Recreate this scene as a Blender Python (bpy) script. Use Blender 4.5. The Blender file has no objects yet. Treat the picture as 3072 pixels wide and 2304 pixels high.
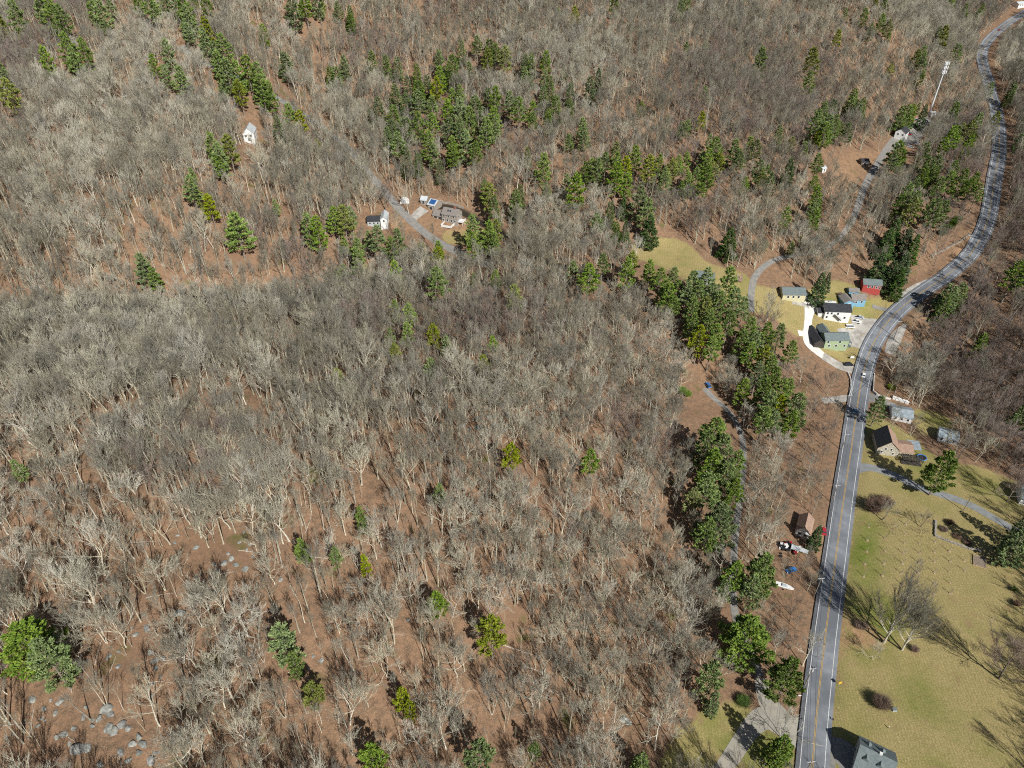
import bpy, math, random
import numpy as np
from mathutils import Vector

SC = bpy.context.scene
COL = SC.collection
# ------------------------------------------------------------------ camera, sky, sun, exposure
F, PITCH, CX, CY = 2130.0, math.radians(37.8), 1536.0, 1152.0
CAMZ = 238.0
cd = bpy.data.cameras.new("camera")
cam = bpy.data.objects.new("camera", cd)
COL.objects.link(cam)
cam.location = (0, 0, CAMZ)
cam.rotation_euler = (math.pi / 2 - PITCH, 0, 0)
cd.sensor_width = 36.0
cd.lens = F / 3072 * 36
cd.clip_start, cd.clip_end = 1.0, 9000.0
SC.camera = cam
SUN_AZ, SUN_EL = 152.0, 40.0            # clockwise from +Y
w = bpy.data.worlds.new("World"); SC.world = w; w.use_nodes = True
nt = w.node_tree
sky = nt.nodes.new("ShaderNodeTexSky"); sky.sky_type = 'NISHITA'; sky.sun_disc = False
sky.sun_elevation = math.radians(SUN_EL); sky.sun_rotation = math.radians(SUN_AZ)
bg = nt.nodes["Background"]; bg.inputs[1].default_value = 0.05
nt.links.new(sky.outputs[0], bg.inputs[0])
sl = bpy.data.lights.new("sun", 'SUN'); sl.energy = 5.0; sl.angle = math.radians(0.5); sl.color = (1, 0.97, 0.92)
sun = bpy.data.objects.new("sun", sl); COL.objects.link(sun)
az, el = math.radians(SUN_AZ), math.radians(SUN_EL)
sd = Vector((math.sin(az) * math.cos(el), math.cos(az) * math.cos(el), math.sin(el)))
sun.rotation_euler = sd.to_track_quat('Z', 'Y').to_euler()
vs = SC.view_settings
vs.view_transform = 'Standard'; vs.look = 'None'; vs.exposure = 0.15; vs.gamma = 1.0
SC.cycles.max_bounces = 3; SC.cycles.diffuse_bounces = 2; SC.cycles.glossy_bounces = 2
SC.cycles.transparent_max_bounces = 4; SC.cycles.volume_bounces = 0
SC.cycles.use_adaptive_sampling = True; SC.cycles.adaptive_threshold = 0.03
SC.cycles.use_denoising = False; SC.cycles.filter_width = 1.1
SC.cycles.volume_step_rate = 4.0

R = random.Random(7)
NR = np.random.RandomState(11)

# ------------------------------------------------------------------ pixel rays
fwd = np.array([0, math.cos(PITCH), -math.sin(PITCH)])
upv = np.array([0, math.sin(PITCH), math.cos(PITCH)])
rtv = np.array([1.0, 0, 0])
def ray(px, py):
    return fwd * F + rtv * (px - CX) - upv * (py - CY)
def at_z(px, py, z):
    d = ray(px, py); return d * ((z - CAMZ) / d[2]) + np.array([0, 0, CAMZ])
def project(P):
    q = np.asarray(P, float) - np.array([0, 0, CAMZ])
    z = q @ fwd
    return CX + F * (q @ rtv) / z, CY - F * (q @ upv) / z, z

# ------------------------------------------------------------------ terrain: heights known at spots of the place
CTRL = [  # (px, py, height)
    (2436, 2304, 0), (2473, 1929, 0), (2504, 1697, 0), (2534, 1471, 0), (2557, 1326, 0), (2585, 1145, 1),
    (2617, 1035, 5), (2662, 967, 9), (2730, 901, 15), (2830, 830, 22), (2909, 768, 28), (2951, 694, 34),
    (2976, 579, 40), (3002, 440, 45), (2983, 324, 50), (2978, 231, 58), (2946, 152, 66), (2981, 103, 70), (3072, 41, 78),
    (0, 2300, 36), (700, 2300, 37), (0, 1700, 46), (600, 1700, 47), (1100, 1900, 38), (1500, 2250, 20),
    (1800, 2250, 7), (2000, 2000, 3), (2150, 2000, 1), (1900, 1600, 9), (2080, 2250, 0), (2300, 2150, 0),
    (0, 1150, 57), (600, 1150, 57), (1200, 1100, 45), (1700, 1100, 33), (2010, 1250, 10), (1300, 1500, 44),
    (1700, 1500, 26), (0, 940, 53), (500, 900, 46), (0, 860, 58), (500, 840, 52), (900, 860, 38), (1100, 840, 34), (1380, 760, 36), (1700, 850, 28),
    (2000, 1150, 8), (2200, 1150, 4), (2200, 1400, 3), (2200, 1700, 1), (2330, 1500, 1), (2120, 1050, 14), (2330, 1180, 4),
    (0, 700, 70), (0, 500, 86), (0, 300, 106), (0, 0, 138), (750, 430, 81), (450, 620, 80), (1100, 400, 62),
    (1140, 665, 45), (1345, 660, 41), (1480, 680, 38), (1250, 500, 56), (1500, 400, 70), (1400, 200, 92), (1500, 0, 128), (800, 0, 138), (700, 200, 112),
    (1000, 300, 78), (1850, 600, 50), (2000, 720, 34), (2108, 835, 28), (2250, 840, 26), (2385, 890, 20), (2460, 800, 24), (2510, 960, 12), (2500, 1040, 7),
    (2420, 1010, 10), (2600, 880, 17), (2200, 600, 48), (2200, 300, 84), (2200, 0, 122), (2700, 150, 92), (2700, 0, 112),
    (2600, 480, 46), (2500, 600, 42), (2786, 345, 50), (2700, 420, 47), (2750, 650, 38), (2600, 720, 32), (2870, 500, 46), (2900, 330, 52),
    (2660, 1355, 0), (2700, 1240, 0), (2850, 1300, -1), (3060, 1300, 0), (2750, 1700, 1), (3050, 1700, 2), (2800, 2200, 1), (3060, 2280, 2),
    (2780, 1150, -1), (2950, 1100, 3), (2800, 1000, 6), (2900, 900, 16), (3060, 950, 18), (3060, 700, 38), (3072, 450, 50), (3072, 250, 66)]
pts, hs = [], []
for a, b, z in CTRL:
    p = at_z(a, b, z); pts.append(p[:2]); hs.append(z)
for x, y, z in [(-900, 900, 170), (-200, 1000, 165), (400, 1150, 150), (900, 1200, 120), (1400, 1300, 130), (-900, 300, 70), (-600, 100, 45),
                (-500, -100, 30), (0, -60, 2), (300, -60, 2), (600, 100, 20), (900, 400, 70), (1200, 700, 110), (0, 1900, 190), (1500, 2000, 190), (-1500, 1500, 190), (-150, 20, 26), (50, 30, 6)]:
    pts.append((x, y)); hs.append(z)
pts = np.array(pts, float); hs = np.array(hs, float)
def tps_k(r2):
    return r2 * np.log(r2 + 1e-9) * 0.5
def tps_fit(P, v, lam):
    n = len(P); S = 300.0; Q = P / S
    d2 = ((Q[:, None] - Q[None]) ** 2).sum(-1)
    K = tps_k(d2) + lam * np.eye(n)
    A = np.zeros((n + 3, n + 3)); A[:n, :n] = K; A[:n, n] = 1; A[:n, n + 1:] = Q; A[n, :n] = 1; A[n + 1:, :n] = Q.T
    return np.linalg.solve(A, np.concatenate([v, np.zeros(3)])), Q, S
tw, tQ, tS = tps_fit(pts, hs, 2e-4)
def tps(X, Y):
    X = np.asarray(X, float); sh = X.shape
    q = np.stack([X.ravel(), np.asarray(Y, float).ravel()], 1) / tS
    out = tw[-3] + q @ tw[-2:]
    for i in range(len(tQ)):
        out += tw[i] * tps_k(((q - tQ[i]) ** 2).sum(1))
    return out.reshape(sh)
def axis(lo, hi, fine, far):
    a = np.arange(lo, hi + fine, fine); s = fine; r = [a[-1]]; l = [a[0]]
    while r[-1] < hi + far: s *= 1.18; r.append(r[-1] + s); l.append(l[-1] - s)
    return np.concatenate([np.array(l[:0:-1]), a, np.array(r[1:])])
GX = axis(-420, 760, 3.0, 4000); GY = axis(60, 860, 3.0, 5000)
MX, MY = np.meshgrid(GX, GY)
cx_, cy_ = np.clip(MX, -1500, 1700), np.clip(MY, -60, 2000)
GZ = np.clip(tps(cx_, cy_), -3, 230)
def vnoise(X, Y, s, seed):
    r = np.random.RandomState(seed).rand(257, 257)
    u, v = X / s + 1000, Y / s + 1000
    i, j = np.floor(u).astype(int), np.floor(v).astype(int); f, g = u - i, v - j
    f = f * f * (3 - 2 * f); g = g * g * (3 - 2 * g)
    T = lambda a, b: r[a % 257, b % 257]
    return (T(i, j) * (1 - f) + T(i + 1, j) * f) * (1 - g) + (T(i, j + 1) * (1 - f) + T(i + 1, j + 1) * f) * g
def gz_at(x, y, G=None):
    G = GZ if G is None else G
    x = np.asarray(x, float); y = np.asarray(y, float)
    i = np.clip(np.searchsorted(GX, x) - 1, 0, len(GX) - 2); j = np.clip(np.searchsorted(GY, y) - 1, 0, len(GY) - 2)
    f = (x - GX[i]) / (GX[i + 1] - GX[i]); g = (y - GY[j]) / (GY[j + 1] - GY[j])
    a, b, c, d = G[j, i], G[j, i + 1], G[j + 1, i + 1], G[j + 1, i]     # a-b-c / a-c-d triangles
    return np.where(f >= g, a + (b - a) * f + (c - b) * g, a + (c - d) * f + (d - a) * g)
def W(px, py, lift=0.0):
    """world point where the ray through a pixel meets the ground (raised by lift)"""
    d = ray(px, py); d = d / np.linalg.norm(d); t = 120.0; o = np.array([0, 0, CAMZ]); st = 4.0
    while t < 3000:
        p = o + d * t
        if p[2] < gz_at(p[0], p[1]) + lift:
            a, b = t - st, t
            for _ in range(14):
                m = (a + b) / 2; q = o + d * m
                if q[2] < gz_at(q[0], q[1]) + lift: b = m
                else: a = m
            q = o + d * b
            return np.array([q[0], q[1], float(gz_at(q[0], q[1]))])
        t += st
    return o + d * 1500

# ------------------------------------------------------------------ road and drives as world polylines
def smooth(P, n=3):
    P = [np.array(p, float) for p in P]
    for _ in range(n):
        Q = [P[0]]
        for a, b in zip(P[:-1], P[1:]): Q += [a * .75 + b * .25, a * .25 + b * .75]
        Q.append(P[-1]); P = Q
    return P
def resample(P, step):
    P = np.array(P); s = np.concatenate([[0], np.cumsum(np.linalg.norm(np.diff(P[:, :2], axis=0), axis=1))])
    t = np.arange(0, s[-1], step)
    return np.stack([np.interp(t, s, P[:, k]) for k in range(P.shape[1])], 1)
ROAD_PX = [(2430, 2400), (2436, 2304), (2451, 2126), (2473, 1929), (2480, 1875), (2504, 1697), (2530, 1500), (2557, 1326), (2569, 1236), (2582, 1150), (2597, 1091),
           (2616, 1035), (2639, 999), (2662, 967), (2695, 931), (2730, 901), (2763, 878), (2800, 854), (2830, 835), (2872, 800), (2909, 768), (2938, 720), (2951, 694),
           (2967, 648), (2977, 579), (2988, 509), (3000, 450), (3000, 400), (2992, 352), (2983, 324), (2974, 278), (2968, 240), (2952, 205), (2945, 176), (2946, 152), (2958, 129),
           (2981, 103), (3011, 79), (3040, 58), (3072, 41)]
rp = [W(a, b) for a, b in ROAD_PX]
e = rp[-1] - rp[-4]; rp.append(rp[-1] + e * 2)
s0 = rp[0] - rp[1]; rp.insert(0, rp[0] + s0 * 2)
ROAD = resample([(p[0], p[1]) for p in smooth(rp, 3)], 2.0)
zz = gz_at(ROAD[:, 0], ROAD[:, 1]); k = np.ones(31) / 31
zz = np.convolve(np.pad(zz, 15, mode='edge'), k, 'valid')
ROADZ = zz
# (name, pixels+width, colour key)
DRIVES = [
    ('paved_drive', [(2420, 2190, 9), (2375, 2190, 9), (2325, 2160, 9), (2290, 2150, 8), (2250, 2185, 6), (2200, 2262, 5.5), (2150, 2340, 5.5)], 'concrete'),
    ('paved_drive', [(2412, 2235, 6), (2385, 2205, 7), (2330, 2150, 9), (2300, 2100, 6.5), (2285, 2060, 5), (2281, 2030, 3.5)], 'concrete'),
    ('woodland_lane', [(2281, 2030, 3), (2250, 1950, 3), (2210, 1870, 3), (2201, 1814, 3), (2198, 1750, 3), (2201, 1675, 3), (2206, 1600, 3), (2222, 1480, 3), (2232, 1380, 3), (2228, 1300, 3), (2187, 1231, 3.2), (2141, 1195, 3.5), (2110, 1160, 4)], 'oldroad'),
    ('gravel_lane', [(2590, 1118, 7), (2549, 1103, 7), (2503, 1085, 6), (2462, 1066, 6)], 'gravelgrey'),
    ('gravel_drive', [(2475, 1072, 5), (2445, 1048, 6), (2427, 1032, 6), (2420, 1008, 5), (2423, 978, 4), (2427, 935, 5), (2433, 917, 9), (2425, 895, 5), (2420, 880, 3)], 'gravelwhite'),
    ('gravel_drive', [(2425, 1003, 4), (2400, 1000, 4), (2388, 998, 4)], 'gravelwhite'),
    ('gravel_drive', [(2428, 921, 3), (2405, 912, 3), (2375, 908, 2)], 'gravelgrey'),
    ('parking_pad', [(2625, 1020, 16), (2585, 1012, 17), (2545, 1004, 12), (2515, 1003, 7)], 'gravelgrey'),
    ('parking_pad', [(2640, 975, 12), (2590, 966, 13), (2555, 962, 10)], 'gravelgrey'),
    ('paved_drive', [(2675, 925, 3), (2640, 912, 3), (2616, 904, 3)], 'oldroad'),
    ('gravel_track', [(2254, 935, 4), (2252, 884, 4), (2261, 833, 4), (2289, 800, 3.6), (2326, 778, 3.4), (2372, 768, 3), (2440, 755, 3), (2511, 727, 3), (2555, 670, 4), (2576, 611, 4.5), (2599, 546, 5), (2645, 472, 5), (2664, 444, 6), (2700, 425, 14), (2730, 405, 18), (2770, 370, 8), (2790, 352, 7)], 'oldroad'),
    ('paved_lane', [(2562, 1400, 9), (2600, 1402, 5), (2636, 1408, 4.5), (2703, 1434, 4.5), (2749, 1461, 4.5), (2821, 1482, 4.5), (2911, 1513, 4.5), (2990, 1560, 4), (3080, 1610, 4)], 'asphaltlight'),
    ('gravel_shoulder', [(2712, 985, 2), (2690, 1010, 6), (2672, 1045, 7), (2660, 1075, 3)], 'gravelgrey'),
    ('paved_yard', [(2470, 2235, 8), (2500, 2255, 14), (2525, 2290, 18), (2530, 2340, 22)], 'oldroad'),
    ('side_road', [(540, 140, 6), (600, 185, 6), (760, 260, 6), (900, 330, 6), (1000, 405, 6), (1052, 449, 6), (1107, 523, 6), (1158, 579, 6), (1195, 625, 6), (1232, 662, 6), (1275, 700, 6), (1330, 735, 6), (1390, 765, 8), (1480, 800, 6)], 'oldroad'),
    ('gravel_drive', [(2555, 1190, 5), (2510, 1195, 5), (2465, 1200, 4)], 'gravelgrey'),
    ('paved_drive', [(2590, 1190, 9), (2620, 1196, 7), (2650, 1212, 6), (2690, 1222, 6)], 'oldroad'),
    ('paved_drive', [(1235, 660, 5), (1255, 640, 6), (1275, 625, 7)], 'gravelgrey'),
    ('road_apron', [(2800, 830, 3), (2770, 850, 7), (2730, 868, 6), (2700, 880, 2)], 'gravelgrey'),
]
DW = []
for n, P, c in DRIVES:
    q = [np.concatenate([W(a, b)[:2], [wd]]) for a, b, wd in P]
    DW.append((n, resample(smooth(q, 2), 1.5), c))
def dist_poly(x, y, P):
    x = np.asarray(x, float); sh = x.shape; x = x.ravel(); y = np.asarray(y, float).ravel()
    best = np.full(x.shape, 1e9); idx = np.zeros(x.shape, int)
    for c in range(0, len(x), 4000):
        d = (x[c:c + 4000, None] - P[None, :, 0]) ** 2 + (y[c:c + 4000, None] - P[None, :, 1]) ** 2
        idx[c:c + 4000] = d.argmin(1); best[c:c + 4000] = np.sqrt(d.min(1))
    return best.reshape(sh), idx.reshape(sh)
# lay the ground flat across the road
near = (MX > -420) & (MX < 900) & (MY > 40) & (MY < 1100)
base_noise = (vnoise(MX, MY, 22, 1) - .5) * 3.0 + (vnoise(MX, MY, 9, 2) - .5) * 1.1 + (vnoise(MX, MY, 3.3, 5) - .5) * .35
dR = np.full(MX.shape, 1e3); iR = np.zeros(MX.shape, int)
dd, ii = dist_poly(MX[near], MY[near], ROAD); dR[near] = dd; iR[near] = ii
dD = np.full(MX.shape, 1e3)
for n, P, c in DW:
    m = (MX > P[:, 0].min() - 25) & (MX < P[:, 0].max() + 25) & (MY > P[:, 1].min() - 25) & (MY < P[:, 1].max() + 25)
    d_, i_ = dist_poly(MX[m], MY[m], P); dD[m] = np.minimum(dD[m], d_ - P[i_, 2] / 2)

def inpoly(x, y, P):
    x = np.asarray(x, float); y = np.asarray(y, float); r = np.zeros(x.shape, bool)
    for (x1, y1), (x2, y2) in zip(P, P[1:] + P[:1]):
        c = (y1 > y) != (y2 > y)
        r ^= c & (x < (x2 - x1) * (y - y1) / ((y2 - y1) if y2 != y1 else 1e-9) + x1)
    return r
def WP(P): return [tuple(W(a, b)[:2]) for a, b in P]
LAWNS = [WP(p) for p in [
    [(2440, 2600), (2470, 2330), (2500, 2050), (2535, 1700), (2555, 1520), (2578, 1380), (2580, 1245), (2620, 1250), (2690, 1275), (2745, 1310), (2800, 1365), (2850, 1392), (2930, 1400), (3010, 1430), (3100, 1460), (3200, 2330), (3200, 2600)],
    [(2735, 1225), (2800, 1225), (2860, 1262), (2850, 1310), (2760, 1300), (2740, 1250)],
    [(2340, 905), (2420, 870), (2470, 850), (2500, 838), (2560, 850), (2600, 900), (2660, 868), (2700, 868), (2720, 885), (2660, 935), (2620, 1000), (2575, 1100), (2540, 1085), (2470, 1060), (2440, 1030), (2380, 1005), (2300, 940), (2235, 940), (2235, 880), (2250, 850), (2340, 870)],
    [(1890, 730), (1950, 715), (2030, 720), (2080, 740), (2120, 790), (2200, 800), (2230, 815), (2262, 850), (2240, 935), (2180, 900), (2080, 850), (1980, 800), (1900, 770)],
    [(1330, 690), (1400, 690), (1480, 692), (1540, 700), (1500, 722), (1420, 740), (1330, 730)],
    [(1930, 2330), (2060, 2170), (2130, 2120), (2230, 2095), (2275, 2110), (2190, 2250), (2140, 2330)],
    [(2190, 2330), (2250, 2230), (2290, 2185), (2330, 2190), (2390, 2240), (2405, 2330)],
]]
CLEARS = [WP(p) for p in [
    [(2480, 480), (2560, 440), (2650, 440), (2720, 360), (2790, 335), (2800, 370), (2760, 420), (2740, 470), (2690, 450), (2640, 520), (2600, 600), (2560, 640), (2520, 600), (2490, 540)],
    [(2040, 1110), (2090, 1115), (2160, 1180), (2220, 1270), (2200, 1330), (2120, 1290), (2050, 1260), (2030, 1180)],
    [(1060, 640), (1180, 640), (1230, 620), (1300, 590), (1400, 640), (1500, 670), (1560, 700), (1400, 720), (1200, 700), (1080, 690)],
    [(700, 430), (730, 370), (780, 350), (800, 400), (790, 440)],
    [(2830, 760), (2930, 640), (2960, 700), (2900, 790)],
    [(2560, 1080), (2640, 1120), (2720, 1220), (2740, 1290), (2580, 1290)],
    [(2400, 1560), (2480, 1560), (2470, 1640), (2450, 1720), (2360, 1740), (2340, 1700), (2370, 1600)],
    [(2500, 790), (2560, 800), (2660, 840), (2600, 870), (2480, 840)],
]]
lawn = np.zeros(MX.shape)
for P in LAWNS: lawn = np.maximum(lawn, inpoly(MX, MY, P).astype(float))
clr = np.zeros(MX.shape)
for P in CLEARS: clr = np.maximum(clr, inpoly(MX, MY, P).astype(float))
lb = lawn.copy()
for _ in range(3):
    lb[1:-1, 1:-1] = (lb[1:-1, 1:-1] * 2 + lb[:-2, 1:-1] + lb[2:, 1:-1] + lb[1:-1, :-2] + lb[1:-1, 2:]) / 6
quiet = np.clip(np.minimum(dR - 8, dD - 2) / 14, 0, 1) * (1 - .85 * lb) * (1 - .5 * clr)
GZ = GZ + base_noise * quiet * np.where(GZ > 20, 1.5, .7)
wR = 1 - np.clip((dR - 9) / 12, 0, 1); wR = wR * wR * (3 - 2 * wR)
GZ = GZ * (1 - wR) + ROADZ[iR] * wR - .55 * np.clip((7.4 - dR) / 2.0, 0, 1)

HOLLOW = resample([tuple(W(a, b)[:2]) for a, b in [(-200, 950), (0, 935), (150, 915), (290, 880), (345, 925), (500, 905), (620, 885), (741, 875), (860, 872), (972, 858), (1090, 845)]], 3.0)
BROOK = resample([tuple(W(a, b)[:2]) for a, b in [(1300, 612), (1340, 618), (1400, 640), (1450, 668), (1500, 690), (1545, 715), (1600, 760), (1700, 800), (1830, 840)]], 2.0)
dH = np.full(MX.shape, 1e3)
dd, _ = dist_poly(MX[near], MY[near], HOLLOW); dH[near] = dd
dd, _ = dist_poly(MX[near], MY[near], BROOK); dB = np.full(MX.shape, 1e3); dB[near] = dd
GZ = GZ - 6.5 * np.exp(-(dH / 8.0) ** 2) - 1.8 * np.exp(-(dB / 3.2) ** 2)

# ------------------------------------------------------------------ mesh helpers
def mk_mesh(name, V, Fc, mats, fm=None, smooth_=False):
    me = bpy.data.meshes.new(name)
    V = np.asarray(V, np.float32)
    tot = np.array([len(f) for f in Fc], np.int32); idx = np.fromiter((i for f in Fc for i in f), np.int32)
    me.vertices.add(len(V)); me.vertices.foreach_set('co', V.ravel())
    me.loops.add(len(idx)); me.loops.foreach_set('vertex_index', idx)
    me.polygons.add(len(tot)); st = np.concatenate([[0], np.cumsum(tot)[:-1]]).astype(np.int32)
    me.polygons.foreach_set('loop_start', st)
    try: me.polygons.foreach_set('loop_total', tot)
    except Exception: pass
    for m in mats: me.materials.append(m)
    if fm is not None: me.polygons.foreach_set('material_index', np.asarray(fm, np.int32))
    me.polygons.foreach_set('use_smooth', np.full(len(tot), bool(smooth_)))
    me.update(calc_edges=True); me.validate()
    return me
def link(name, me, parent=None, loc=None, rz=None):
    o = bpy.data.objects.new(name, me); COL.objects.link(o)
    if parent is not None: o.parent = parent
    if loc is not None: o.location = loc
    if rz is not None: o.rotation_euler = (0, 0, rz)
    return o
def tag(o, label=None, cat=None, group=None, kind=None):
    if label: o['label'] = label
    if cat: o['category'] = cat
    if group: o['group'] = group
    if kind: o['kind'] = kind
    return o
def thing(name, label, cat, loc, rz=0, group=None):
    o = link(name, None, None, loc, rz); o.empty_display_size = 1
    return tag(o, label, cat, group)
class MB:
    def __init__(s): s.V = []; s.F = []
    def add(s, V, F):
        b = len(s.V); s.V += [tuple(v) for v in V]; s.F += [tuple(i + b for i in f) for f in F]; return s
    def box(s, x0, x1, y0, y1, z0, z1):
        return s.add([(x0, y0, z0), (x1, y0, z0), (x1, y1, z0), (x0, y1, z0), (x0, y0, z1), (x1, y0, z1), (x1, y1, z1), (x0, y1, z1)],
                     [(3, 2, 1, 0), (4, 5, 6, 7), (0, 1, 5, 4), (1, 2, 6, 5), (2, 3, 7, 6), (3, 0, 4, 7)])
    def tube(s, P, r, n=6, cap=True):
        P = [np.array(p, float) for p in P]; r = r if hasattr(r, '__len__') else [r] * len(P)
        V = []; Fc = []
        for i, p in enumerate(P):
            t = P[min(i + 1, len(P) - 1)] - P[max(i - 1, 0)]; t = t / (np.linalg.norm(t) + 1e-9)
            a = np.cross(t, (0, 0, 1) if abs(t[2]) < .9 else (1, 0, 0)); a /= np.linalg.norm(a); b = np.cross(t, a)
            for k in range(n):
                q = 2 * math.pi * k / n; V.append(p + (a * math.cos(q) + b * math.sin(q)) * r[i])
            if i:
                for k in range(n): Fc.append(((i - 1) * n + k, (i - 1) * n + (k + 1) % n, i * n + (k + 1) % n, i * n + k))
        if cap: Fc.append(tuple(range(n))[::-1]); Fc.append(tuple((len(P) - 1) * n + k for k in range(n)))
        return s.add(V, Fc)
    def prism(s, poly, z0, z1):
        n = len(poly)
        return s.add([(x, y, z0) for x, y in poly] + [(x, y, z1) for x, y in poly],
                     [tuple(range(n))[::-1], tuple(range(n, 2 * n))] + [(i, (i + 1) % n, n + (i + 1) % n, n + i) for i in range(n)])
    def xform(s, f): s.V = [f(v) for v in s.V]; return s
    def build(s, name, mat, parent=None, loc=None, rz=None, sm=False):
        return link(name, mk_mesh(name, s.V, s.F, [mat], None, sm), parent, loc, rz)

# ------------------------------------------------------------------ materials
def mat(name, base, rough=.9, var=None, scale=1.0, bump=0, objvar=0.0, spec=.3, detail=4, coord='Object', metal=0, var2=None, scale2=.1):
    """base colour broken up by noise between base and var; objvar: per-object brightness spread"""
    m = bpy.data.materials.new(name); m.use_nodes = True; t = m.node_tree; N = t.nodes; L = t.links
    b = N['Principled BSDF']; b.inputs['Roughness'].default_value = rough; b.inputs['Specular IOR Level'].default_value = spec
    b.inputs['Metallic'].default_value = metal
    rgb = N.new('ShaderNodeRGB'); rgb.outputs[0].default_value = (*base, 1); out = rgb.outputs[0]
    tc = N.new('ShaderNodeTexCoord'); src = tc.outputs[coord]
    if coord == 'World': pass
    def layer(out, col, sc, lo=.4, hi=.6):
        nz = N.new('ShaderNodeTexNoise'); nz.inputs['Scale'].default_value = sc; nz.inputs['Detail'].default_value = detail
        L.new(src, nz.inputs['Vector'])
        mr = N.new('ShaderNodeMapRange'); mr.inputs[1].default_value = lo; mr.inputs[2].default_value = hi; L.new(nz.outputs[0], mr.inputs[0])
        mx = N.new('ShaderNodeMix'); mx.data_type = 'RGBA'; L.new(mr.outputs[0], mx.inputs[0]); L.new(out, mx.inputs[6]); mx.inputs[7].default_value = (*col, 1)
        return mx.outputs[2], nz
    nz = None
    if var is not None: out, nz = layer(out, var, scale)
    if var2 is not None: out, _ = layer(out, var2, scale2)
    if objvar:
        oi = N.new('ShaderNodeObjectInfo'); mr = N.new('ShaderNodeMapRange'); mr.inputs[3].default_value = 1 - objvar; mr.inputs[4].default_value = 1 + objvar
        L.new(oi.outputs['Random'], mr.inputs[0])
        hs_ = N.new('ShaderNodeHueSaturation'); L.new(mr.outputs[0], hs_.inputs['Value']); L.new(out, hs_.inputs['Color']); out = hs_.outputs[0]
        m2 = N.new('ShaderNodeMath'); m2.operation = 'MULTIPLY'; m2.inputs[1].default_value = 7.31; L.new(oi.outputs['Random'], m2.inputs[0])
        m3 = N.new('ShaderNodeMath'); m3.operation = 'FRACT'; L.new(m2.outputs[0], m3.inputs[0])
        mr2 = N.new('ShaderNodeMapRange'); mr2.inputs[3].default_value = .8; mr2.inputs[4].default_value = 1.25; L.new(m3.outputs[0], mr2.inputs[0]); L.new(mr2.outputs[0], hs_.inputs['Saturation'])
    L.new(out, b.inputs['Base Color'])
    if bump and nz is not None:
        bp = N.new('ShaderNodeBump'); bp.inputs['Strength'].default_value = bump; bp.inputs['Distance'].default_value = .3
        L.new(nz.outputs[0], bp.inputs['Height']); L.new(bp.outputs[0], b.inputs['Normal'])
    return m
M = {}
M['asphalt'] = mat('worn_asphalt', (.20, .22, .245), .85, (.25, .265, .285), .35, var2=(.14, .15, .165), scale2=.06)
M['patch'] = mat('dark_asphalt', (.10, .105, .115), .85, (.13, .135, .145), .6)
M['white'] = mat('white_line', (.72, .72, .70), .7, (.5, .5, .5), 2.2)
M['yellow'] = mat('yellow_line', (.60, .37, .08), .7, (.42, .30, .12), 2.2)
M['concrete'] = mat('tan_concrete', (.36, .33, .27), .9, (.30, .28, .24), .5, var2=(.33, .31, .26), scale2=.1)
M['oldroad'] = mat('old_asphalt', (.20, .20, .19), .9, (.27, .25, .22), .5)
M['asphaltlight'] = mat('light_asphalt', (.26, .27, .27), .9, (.21, .22, .22), .4)
M['gravelgrey'] = mat('grey_gravel', (.42, .40, .36), .95, (.30, .28, .25), .35)
M['gravelwhite'] = mat('white_gravel', (.74, .71, .66), .95, (.62, .59, .54), .5)
def bark(name, a, b, obj=.3): return mat(name, a, .9, b, 3.0, objvar=obj, spec=.1, detail=2)
M['bark'] = bark('grey_bark', (.48, .45, .35), (.33, .30, .225))
M['twig'] = bark('grey_twigs', (.28, .265, .21), (.18, .17, .135))
M['barkpale'] = bark('pale_bark', (.66, .62, .50), (.48, .44, .34), .15)
M['twigpale'] = bark('pale_twigs', (.46, .44, .35), (.33, .31, .245), .2)
M['barkdark'] = bark('brown_bark', (.25, .215, .175), (.16, .135, .11))
M['twigdark'] = bark('purple_brown_twigs', (.26, .215, .185), (.20, .16, .14))
def needles(name, a, b, obj=.22): return mat(name, a, .75, b, .9, objvar=obj, spec=.25, detail=3)
M['pine'] = needles('pine_needles', (.12, .19, .05), (.24, .31, .09))
M['pineyellow'] = needles('yellow_green_needles', (.18, .22, .045), (.26, .28, .065))
M['hemlock'] = needles('hemlock_needles', (.085, .14, .04), (.17, .22, .065))
M['spruce'] = needles('spruce_needles', (.05, .095, .03), (.09, .14, .04))
M['pinebark'] = mat('pine_bark', (.20, .165, .13), .95, (.30, .26, .21), 2)
M['rock'] = mat('grey_rock', (.31, .31, .28), .9, (.15, .155, .14), 1.2, bump=.5, objvar=.2)
M['log'] = mat('dead_wood', (.50, .45, .37), .9, (.36, .31, .25), 2)
M['shrub'] = bark('shrub_twigs', (.24, .165, .12), (.17, .12, .09), .2)
M['greenshrub'] = needles('shrub_leaves', (.06, .11, .02), (.10, .16, .03))

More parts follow.
